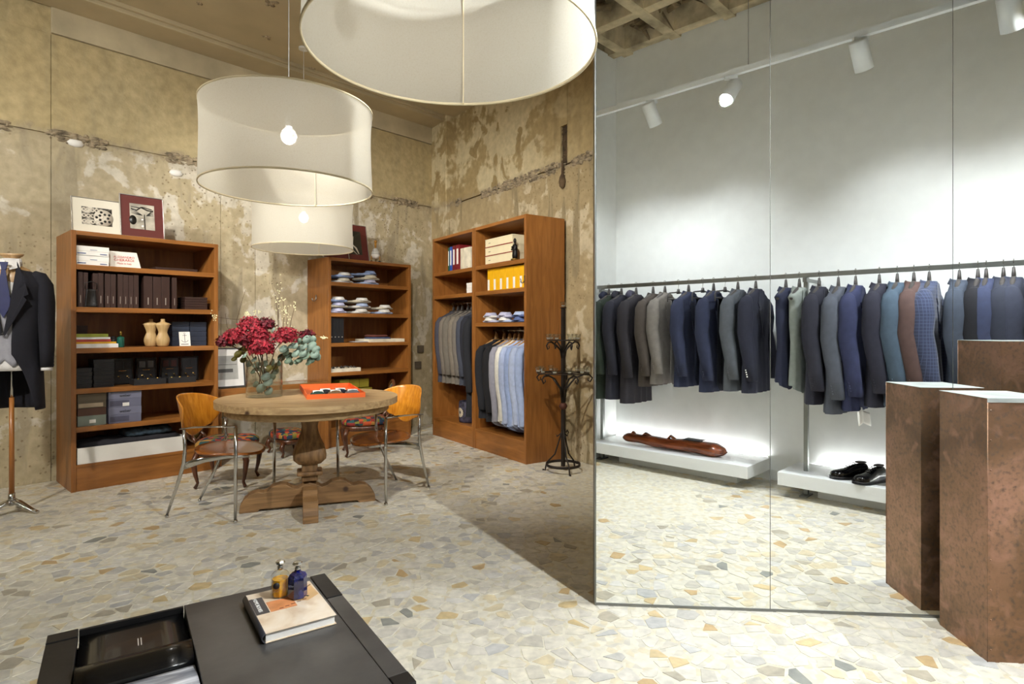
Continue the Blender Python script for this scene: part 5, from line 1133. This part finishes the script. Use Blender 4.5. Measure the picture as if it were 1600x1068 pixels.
# ================================================================== CANDELABRA
cb = thing('candelabra', 'black wrought iron floor candelabra beside the near wardrobe', 'candelabra', (.486, 5.655, 0), 0)
MB().tube([(0, 0, .05), (0, 0, 1.55)], .021, 4, sq=(1, 1), sm=False).build('stem', IRON, cb)
MB().lathe([(0, -.04), (.03, -.025), (.042, 0), (.03, .025), (0, .04)], 16, (0, 0, .62)).build('knop', M('rusty_knop', (84, 50, 40), .6, .4), cb)
MB().lathe([(.155, -.01), (.165, -.01), (.165, .014), (.155, .014)], 40, (0, 0, .065), close=True).build('base_ring', IRON, cb)
for k in range(3):
    a = radians(-75+120*k); ca_, sa_ = cos(a), sin(a)
    MB().tube([(0, 0, .42), (.03*ca_, .03*sa_, .32), (.08*ca_, .08*sa_, .16), (.16*ca_, .16*sa_, .075), (.17*ca_, .17*sa_, .03), (.175*ca_, .175*sa_, .0), (.20*ca_, .2*sa_, .005)], .012, 6, sq=(.6, 1.2)).build('leg', IRON, cb)
    MB().tube([(.02*ca_, .02*sa_, .36), (.06*ca_, .06*sa_, .33), (.08*ca_, .08*sa_, .36), (.06*ca_, .06*sa_, .385), (.045*ca_, .045*sa_, .365)], .006, 6).build('scroll', IRON, cb)
def tier(z, R_, n, cups, ph=0):
    MB().lathe([(R_-.018, -.004), (R_, -.004), (R_, .004), (R_-.018, .004)], 40, (0, 0, z), close=True).build('tier_ring', IRON, cb)
    for k in range(n):
        a = ph+2*pi*k/n; ca_, sa_ = cos(a), sin(a)
        def q(r0, z0): return (r0*ca_, r0*sa_, z0)
        MB().tube([q(.015, z-R_*1.1), q(.03, z-R_*.6), q(R_*.45, z-.05), q(R_*.8, z-.015), q(R_*1.02, z-.02), q(R_*1.13, z-.05), q(R_*1.05, z-.085), q(R_*.95, z-.07), q(R_*.97, z-.05)], [.008, .009, .009, .009, .008, .008, .007, .006, .005], 7).build('scroll_arm', IRON, cb)
        MB().tube([q(.0, z), q(R_-.01, z)], .006, 6).build('spoke', IRON, cb)
    ps = sorted([(.486+(R_-.012)*cos(ph+.2+2*pi*k/cups), 5.655+(R_-.012)*sin(ph+.2+2*pi*k/cups)) for k in range(cups)], key=lambda q: q[0]/q[1])
    on = ['leftmost', 'second from left', 'third from left', 'fourth from left', 'fifth from left', 'sixth from left', 'seventh from left', 'eighth from left', 'ninth from left', 'tenth from left', 'eleventh from left']
    for k, (x, y) in enumerate(ps): cup((x, y, z+.0045), '%s clear glass votive cup on the %s tier of the iron candelabra' % ('rightmost' if k == cups-1 else on[k], 'upper' if z > 1.1 else 'lower'))
cup0 = [None]
def cup(loc, label):
    if cup0[0] is None:
        r = thing('votive_cup', label, 'candle holder', loc, 0, 'glass votive cups on the candelabra')
        MB().lathe([(0, 0), (.018, 0), (.029, .055), (.0265, .055), (.017, .008), (0, .008)], 18).build('glass_cup', GLASS, r); MB().lathe([(0, .009), (.016, .009), (.018, .02), (0, .02)], 14).build('wax', PAPER, r)
        cup0[0] = r
    else: dup(cup0[0], loc, 0, label)
tier(1.245, .155, 4, 7, .4); tier(.935, .25, 5, 11, .1)
MB().lathe([(.012, 0), (.03, .01), (.034, .016), (.0, .016)], 16, (0, 0, 1.54)).build('top_dish', IRON, cb)
cup((.486, 5.655, 1.557), 'single clear glass votive cup on the very top of the candelabra')
# ================================================================== MANNEQUIN WITH TAILCOAT
mx, my = -3.665, 4.36
mn_ = thing('tailor_mannequin', 'tailor dummy on wooden pole and polished metal tripod foot at the left edge', 'mannequin', (mx, my, 0), radians(20))
MB().lathe([(.02, .06), (.024, .10), (.024, .15), (0, .15)], 20).build('pole_socket', CHROME, mn_)
MB().tube([(0, 0, .12), (0, 0, .85)], [.019, .017], 16).build('pole', woodmat('beech_pole', (150, 92, 40), (184, 122, 60), (6, 6, .5)), mn_)
MB().tube([(0, 0, .84), (0, 0, 1.2)], .011, 12).build('rod', CHROME, mn_)
for a in (-20, 100, 220):
    a = radians(a); MB().tube([(0, 0, .09), (.06*cos(a), .06*sin(a), .08), (.17*cos(a), .17*sin(a), .03), (.22*cos(a), .22*sin(a), .012)], [.03, .028, .018, .016], 12, sq=(.7, 1.2)).build('foot', CHROME, mn_)
MB().lathe([(0, 1.20), (.11, 1.20), (.14, 1.24), (.13, 1.42), (.15, 1.60), (.17, 1.72), (.12, 1.79), (.055, 1.82), (.05, 1.87), (.075, 1.885), (.085, 1.90), (0, 1.905)], 28, sc=(1, .62)).build('torso', woodmat('dummy_linen', (176, 140, 96), (204, 170, 124), (4, 4, 1)), mn_)
TC_ = cloth('tailcoat_black', (20, 20, 30)); VST = cloth('grey_waistcoat', (150, 150, 158)); SHW = cloth('white_dress_shirt', (226, 224, 222)); TIE = cloth('navy_tie', (34, 40, 86), rough=.5)
tcx = thing('tailcoat', 'black cutaway tailcoat worn by the tailor dummy', 'tailcoat', (mx, my, 0), radians(20))
def tc_body(u, v):   # u around (0 front edge right -> back -> front edge left), v down
    a = -pi/2+.16+(2*pi-.32)*u; zt = 1.80; zb = .76
    front = min(u, 1-u)                    # 0 at the front edges
    z_end = 1.17-(1.17-.76)*min(1, front/.15)**1.25 if front < .15 else .76
    z = zt+(z_end-zt)*v
    t = (zt-z)/1.04
    w_ = .06+.185*min(1, t/.10)**.6 if t < .10 else (.245-.045*sin(min(1, (t-.1)/.45)*pi/2)+.02*max(0, (t-.55)/.45))
    dpt = .07+.07*min(1, t/.12) if t < .12 else (.14-.02*sin(min(1, (t-.12)/.4)*pi)+.03*max(0, t-.6))
    op = 1.0
    x, y = w_*cos(a), dpt*sin(a)
    if front < .17 and z < 1.5: x += (1 if cos(a) > 0 else -1)*(1-front/.17)*(.02+.0*v)
    if front < .10 and z > 1.45: x += (1 if cos(a) > 0 else -1)*(1-front/.10)*.07*min(1, (z-1.45)/.25)
    if z < 1.1: y += .02*sin(8*u*pi)
    return (x, y, z)
MB().grid(tc_body, 60, 26).build('coat_body', TC_, tcx, solid=.006)
for s in (-1, 1):
    MB().tube([(s*.15, 0, 1.745), (s*.195, 0, 1.725), (s*.228, .0, 1.67), (s*.238, .0, 1.55), (s*.245, -.01, 1.38), (s*.255, -.03, 1.2), (s*.26, -.05, 1.07)], [.05, .068, .074, .076, .070, .062, .054], 18, sq=(.8, 1), up=(1, 0, 0)).build('sleeve', TC_, tcx)
    MB().tube([(s*.26, -.05, 1.07), (s*.26, -.052, 1.045)], [.04, .039], 16).build('shirt_cuff', SHW, tcx)
    b4 = MB()
    for q in range(4): b4.lathe([(0, 0), (.009, .001), (.009, .004), (0, .005)], 10, mat=Matrix.Translation((s*.305, -.05+.002*q, 1.085+.026*q)) @ Matrix.Rotation(s*pi/2, 4, 'Y'))
    b4.build('cuff_button', BLACK, tcx)
    A = [(s*.062, -.065, 1.84), (s*.15, -.135, 1.66), (s*.165, -.137, 1.60), (s*.135, -.143, 1.585), (s*.155, -.142, 1.56), (s*.012, -.155, 1.30), (s*.006, -.152, 1.33), (s*.055, -.135, 1.62)]
    MB().add(A+[(x, y+.006, z) for x, y, z in A], [tuple(range(8)), tuple(reversed(range(8, 16)))]+[(i, (i+1) % 8, 8+(i+1) % 8, 8+i) for i in range(8)]).build('lapel', TC_, tcx)
MB().lathe([(0, 0), (.009, .001), (.009, .005), (0, .006)], 12, mat=Matrix.Translation((0, -.156, 1.315)) @ Matrix.Rotation(pi/2, 4, 'X')).build('button', BLACK, tcx)
sv = thing('dress_shirt', 'white dress shirt with pointed hem under the tailcoat on the dummy', 'shirt', (mx, my, 0), radians(20))
def shb(u, v):
    a = -pi+pi*u; z = 1.80-.75*v; w_ = .18*(1 if v > .3 else (.30+.70*(v/.3)**.9)); return (w_*cos(a), .116*sin(a)*(1 if v > .2 else .55+.45*v/.2), z)
MB().grid(shb, 24, 16).build('shirt_front', SHW, sv, solid=.004)
for s in (-1, 1):
    A = [(s*.008, -.088, 1.845), (s*.07, -.05, 1.865), (s*.085, -.07, 1.80), (s*.03, -.115, 1.775)]
    MB().add(A+[(x, y+.005, z) for x, y, z in A], [(0, 1, 2, 3), (7, 6, 5, 4)]+[(i, (i+1) % 4, 4+(i+1) % 4, 4+i) for i in range(4)]).build('collar_leaf', SHW, sv)
MB().lathe([(.068, 1.81), (.072, 1.815), (.066, 1.865), (.062, 1.86)], 28, close=True, sc=(1, .85)).build('collar_band', SHW, sv)
wv = thing('waistcoat', 'pale grey double-pointed waistcoat under the tailcoat on the dummy', 'waistcoat', (mx, my, 0), radians(20))
def wvb(u, v):
    a = -pi*.97+pi*.94*u; s_ = abs(u-.5)*2; zt = 1.46+.13*min(1, s_/.35); zb = 1.13-.06*max(0, 1-abs(s_-.22)/.22)+.0*s_; z = zt+(zb-zt)*v; return (.186*cos(a), .124*sin(a), z)
MB().grid(wvb, 30, 12).build('waistcoat_front', VST, wv, solid=.004)
tg = thing('necktie', 'navy silk necktie knotted at the white collar of the dummy', 'tie', (mx, my, 0), radians(20))
def flat(pts, y): return MB().add([(x, y-.0, z) for x, z in pts]+[(x, y+.008, z) for x, z in pts], [tuple(range(len(pts))), tuple(reversed(range(len(pts), 2*len(pts))))]+[(i, (i+1) % len(pts), len(pts)+(i+1) % len(pts), len(pts)+i) for i in range(len(pts))])
flat([(-.014, 1.775), (-.046, 1.56), (-.04, 1.50), (0, 1.43), (.04, 1.50), (.046, 1.56), (.014, 1.775)], -.142).build('blade', TIE, tg)
flat([(-.03, 1.83), (-.016, 1.775), (.016, 1.775), (.03, 1.83)], -.135).build('knot', TIE, tg, bevel=.003)
for o_ in (mn_, tcx, sv, wv, tg): o_.scale = (.88, .95, 1)
# ================================================================== COFFEE TABLE
FT2 = Frame(floorpt(74, 993, .4), floorpt(505, 896, .4)-floorpt(74, 993, .4))
# frame: x along the far edge, -y towards the camera
def slate(name, c, rough): return M(name, c, rough, .6, var=.18, scale=4, bump=.1, bscale=30)
DST = slate('dark_oiled_steel', (92, 91, 90), .34); DST2 = slate('dark_steel_band', (46, 45, 45), .38)
ct = thing('coffee_table', 'low square dark steel coffee table in the lower left foreground', 'coffee table', FT2.p(0, 0), FT2.rz)
TS = .853
MB().box(.372, .795, -TS, -.0, .375, .40).build('top_plate', DST, ct, bevel=.002)
MB().box(.797, TS, -.792, -.222, .375, .3995).build('edge_band', DST, ct, bevel=.002)
MB().box(.797, TS, -.22, 0, .372, .402).build('corner_cap', DST2, ct, bevel=.002); MB().box(.797, TS, -TS, -.795, .372, .402).build('corner_cap', DST2, ct, bevel=.002)
MB().box(0, .078, -.06, 0, .372, .402).box(0, .078, -TS, -.063, .372, .400).build('edge_band', DST2, ct, bevel=.002)
MB().box(.08, .37, -.012, 0, .34, .399).build('edge_band', DST2, ct, bevel=.001)
MB().box(.08, .37, -TS, -.013, .31, .355).build('recess_floor', BLACK, ct)
MB().box(0, TS, -TS, 0, .26, .31).build('under_frame', DST2, ct)
MB().box(0.0, .01, -TS, 0, .31, .372).box(TS-.01, TS, -TS, 0, .31, .372).box(.01, TS-.01, -.01, 0, .31, .34).box(.372, TS-.01, -.01, 0, .34, .372).build('side_skin', DST2, ct)
for x in (.02, TS-.09):
    for y in (-.09, -TS+.02): MB().box(x, x+.07, y, y+.07, 0, .26).build('leg', DST2, ct, bevel=.002)
# glossy brochure in the recess: black page, rolled fold, grey photograph
br = thing('glossy_brochure', 'glossy black brochure with rolled page and grey photograph in the table recess', 'brochure', FT2.p(.083, -.014, .3555), FT2.rz)
GLB = M('gloss_black_page', (8, 8, 9), .22, var=.05, spec=.4, coat=.2)
def pg(u, v):
    y = -.37*v; z = .026
    if v > .62: t = (v-.62)/.38; z = .026+.036*sin(pi*t)**.9
    return (.284*u, y-.004, z)
MB().grid(pg, 4, 40).build('black_page', GLB, br, solid=.002)
m, nt, b, N, L = nmat('grey_marbled_photo'); tcn = N('ShaderNodeTexCoord'); n = N('ShaderNodeTexNoise', i_Scale=9.0, i_Detail=8.0, i_Distortion=1.2); mpn = N('ShaderNodeMapping'); mpn.inputs['Scale'].default_value = (.5, 2.5, 1); mpn.inputs['Rotation'].default_value = (0, 0, .8); L(tcn.outputs['Object'], mpn.inputs[0]); L(mpn.outputs[0], n.inputs['Vector']); r = ramp(N, [(.35, rgb(112, 114, 120)), (.7, rgb(222, 222, 226))]); L(n.outputs[0], r.inputs[0]); L(r.outputs[0], b.inputs['Base Color']); b.inputs['Roughness'].default_value = .3
MB().grid(lambda u, v: (.284*u, -.378-.45*v, .024+.012*sin(pi*min(1, v*1.5))), 4, 24).build('photo_page', m, br, solid=.003)
MB().box(.15, .153, -.17, -.12, .0272, .0278).box(.158, .161, -.17, -.12, .0272, .0278).build('small_print', ENG, br)
# book
bk = thing('art_book', 'thick hardcover art book with pale sandy cover under the perfume bottles', 'book', FT2.p(.66, -.268, .4005), FT2.rz+.01)
m, nt, b, N, L = nmat('sandy_cover_print'); tcn = N('ShaderNodeTexCoord'); n = N('ShaderNodeTexNoise', i_Scale=9.0, i_Detail=5.0, i_Distortion=.8); L(tcn.outputs['Object'], n.inputs['Vector']); r = ramp(N, [(.35, rgb(206, 180, 150)), (.5, rgb(226, 208, 184)), (.7, rgb(236, 224, 208))]); L(n.outputs[0], r.inputs[0]); L(r.outputs[0], b.inputs['Base Color']); b.inputs['Roughness'].default_value = .3; b.inputs['Coat Weight'].default_value = .3; COVER = m
hb, wb, lb_ = .031, .108, .155
MB().box(-wb, wb, -lb_, lb_, 0, .003).box(-wb, wb, -lb_, lb_, hb-.003, hb).build('cover', COVER, bk, bevel=.001)
MB().grid(lambda u, v: (-wb-.010*sin(pi*u), -lb_+2*lb_*v, hb*u), 10, 2).build('spine', M('spine_print', (60, 60, 66), .35), bk, solid=.003)
MB().box(-wb+.002, wb-.005, -lb_+.005, lb_-.005, .003, hb-.003).build('pages', PAPER, bk)
MB().box(-wb+.001, -wb+.042, -.02, lb_-.045, hb, hb+.0006).build('title_panel', M('title_grey', (66, 64, 66), .4), bk)
lettering('HOME BODIES', .017, (-wb+.017, .052, hb+.0012), (0, 0, -pi/2), PAPER, bk)
MB().box(-wb+.045, .02, -.02, .06, hb, hb+.0005).build('orange_patch', M('cover_orange', (214, 142, 92), .4, var=.15, scale=14), bk)
MB().prism([(.02, .02), (.06, .10), (.1, .13), (.104, .03), (.06, .0)], hb, hb+.0004).build('sand_patch', M('cover_sand', (208, 168, 116), .4, var=.12), bk)
cr = MB()
for q in range(5): cr.box(-.035+q*.02, -.022+q*.02, -.012+.006*q, -.009+.006*q, hb+.0005, hb+.0012)
cr.build('printed_marks', M('dark_red_print', (90, 30, 30), .5), bk)
MB().tube([(.05, .03, hb+.001), (.06, .045, hb+.001), (.07, .03, hb+.001)], .004, 5, sq=(.2, 1)).tube([(.045, .075, hb+.001), (.1, .12, hb+.001)], .0012, 5).build('printed_figure', BLACK, bk)
# perfume bottles
def bottle(px, py, body, liquid, cap, label, sides, rz):
    q = floorpt(px, py, .4315); r = thing('perfume_bottle', label, 'bottle', (q.x, q.y, .4325), rz)
    MB().lathe([(0, 0), (.029, 0), (.032, .003), (.031, .070), (.026, .080), (.012, .086), (.009, .095), (0, .095)], sides, sm=False).build('glass_body', body, r)
    if liquid: MB().lathe([(0, .004), (.0275, .004), (.0275, .060), (0, .060)], sides, sm=False).build('liquid', liquid, r)
    MB().lathe([(.0095, 0), (.0095, .012), (.008, .013)], 16, (0, 0, .090)).build('neck_collar', CHROME, r)
    MB().lathe([(.005, 0), (.008, .004), (.016, .009), (.0165, .014), (.013, .018), (0, .019)], 8, (0, 0, .102), sm=False).build('stopper', cap, r)
    return r
AMB = glassmat('amber_perfume', (1, .5, .05, 1), ior=1.36); AMB.node_tree.nodes['Principled BSDF'].inputs['Emission Strength'].default_value = 0
r = bottle(438, 930, GLASS, M('amber_liquid', (242, 160, 20), .15, var=.25, scale=40), CHROME, 'amber perfume bottle with silver stopper standing on the art book', 8, .3)
MB().lathe([(0, 0), (.011, 0), (.011, .001), (0, .001)], 16, mat=Matrix.Translation((-.01, -.0312, .046)) @ Matrix.Rotation(pi/2, 4, 'X')).build('round_label', BLACK, r)
bottle(465, 932, M('cobalt_glass', (12, 18, 78), .06, var=.5, scale=30, coat=1), None, CHROME, 'cobalt blue perfume bottle with silver stopper standing on the art book', 6, .5)
# ================================================================== COPPER PEDESTALS
m, nt, b, N, L = nmat('patinated_copper'); g = N('ShaderNodeNewGeometry')
n1 = N('ShaderNodeTexNoise', i_Scale=3.0, i_Detail=7.0, i_Distortion=.5); L(g.outputs['Position'], n1.inputs['Vector']); n2 = N('ShaderNodeTexNoise', i_Scale=60.0, i_Detail=6.0); L(g.outputs['Position'], n2.inputs['Vector'])
r1 = ramp(N, [(.3, rgb(112, 86, 64)), (.5, rgb(140, 108, 82)), (.72, rgb(166, 126, 102))]); L(n1.outputs[0], r1.inputs[0])
r2 = ramp(N, [(.50, (0, 0, 0)), (.72, (.7, .7, .7))]); L(n2.outputs[0], r2.inputs[0]); c = mixc(N, L, r2.outputs[0], r1.outputs[0], rgb(104, 94, 84)); n5 = N('ShaderNodeTexNoise', i_Scale=13.0, i_Detail=6.0, i_Distortion=.8); L(g.outputs['Position'], n5.inputs['Vector']); r5 = ramp(N, [(.5, (0, 0, 0)), (.7, (.75, .75, .75))]); L(n5.outputs[0], r5.inputs[0]); c = mixc(N, L, r5.outputs[0], c, rgb(176, 134, 112)); L(c, b.inputs['Base Color'])
b.inputs['Metallic'].default_value = .75; r3 = ramp(N, [(.3, (.32, .32, .32)), (.7, (.55, .55, .55))]); L(n2.outputs[0], r3.inputs[0]); L(r3.outputs[0], b.inputs['Roughness']); bp = N('ShaderNodeBump', i_Strength=.25, i_Distance=.004); L(n1.outputs[0], bp.inputs['Height']); L(bp.outputs[0], b.inputs['Normal']); COPPER = m
TOPM = M('pale_zinc_top', (176, 182, 178), .45, .3, var=.1, scale=6)
def pedestal(o, w_, d, H_, label):
    F = Frame(o, MD); r = thing('copper_pedestal', label, 'pedestal', F.p(0, 0), F.rz)
    MB().box(0, w_, 0, .003, 0, H_-.002).build('front_sheet', COPPER, r); MB().box(0, w_, d-.003, d, 0, H_-.002).build('back_sheet', COPPER, r)
    MB().box(0, .003, .003, d-.003, 0, H_-.002).build('side_sheet', COPPER, r); MB().box(w_-.003, w_, .003, d-.003, 0, H_-.002).build('side_sheet', COPPER, r)
    MB().box(-.002, w_+.002, -.002, d+.002, H_-.002, H_).box(-.002, w_+.002, -.003, 0, H_-.018, H_-.002).build('top_sheet', [TOPM], r, bevel=.0008)
    MB().tube([(0, 0, .0), (0, 0, H_-.002)], .0022, 8).build('corner_seam', COPPER, r)
    for k in range(9):
        z = .05+k*(H_-.1)/8.0; MB().lathe([(.0045, 0), (.0035, .002), (0, .0032)], 8, mat=Matrix.Translation((.012, 0, z)) @ Matrix.Rotation(pi/2, 4, 'X')).build('rivet', COPPER, r)
    return r
pedestal(Vector((1.929, 2.414)), .285, .305, 1.071, 'shorter patinated copper pedestal standing against the mirror at the right edge')
near_v, far_v = Vector((.8226*3.01, 3.01)), Vector((.8226*3.01, 3.01))+MN*.33
q = refl(far_v)              # the corner nearest the room on the real side
pedestal(q, .34, .33, 1.29, 'taller patinated copper pedestal beyond the frame, seen only in the mirror')
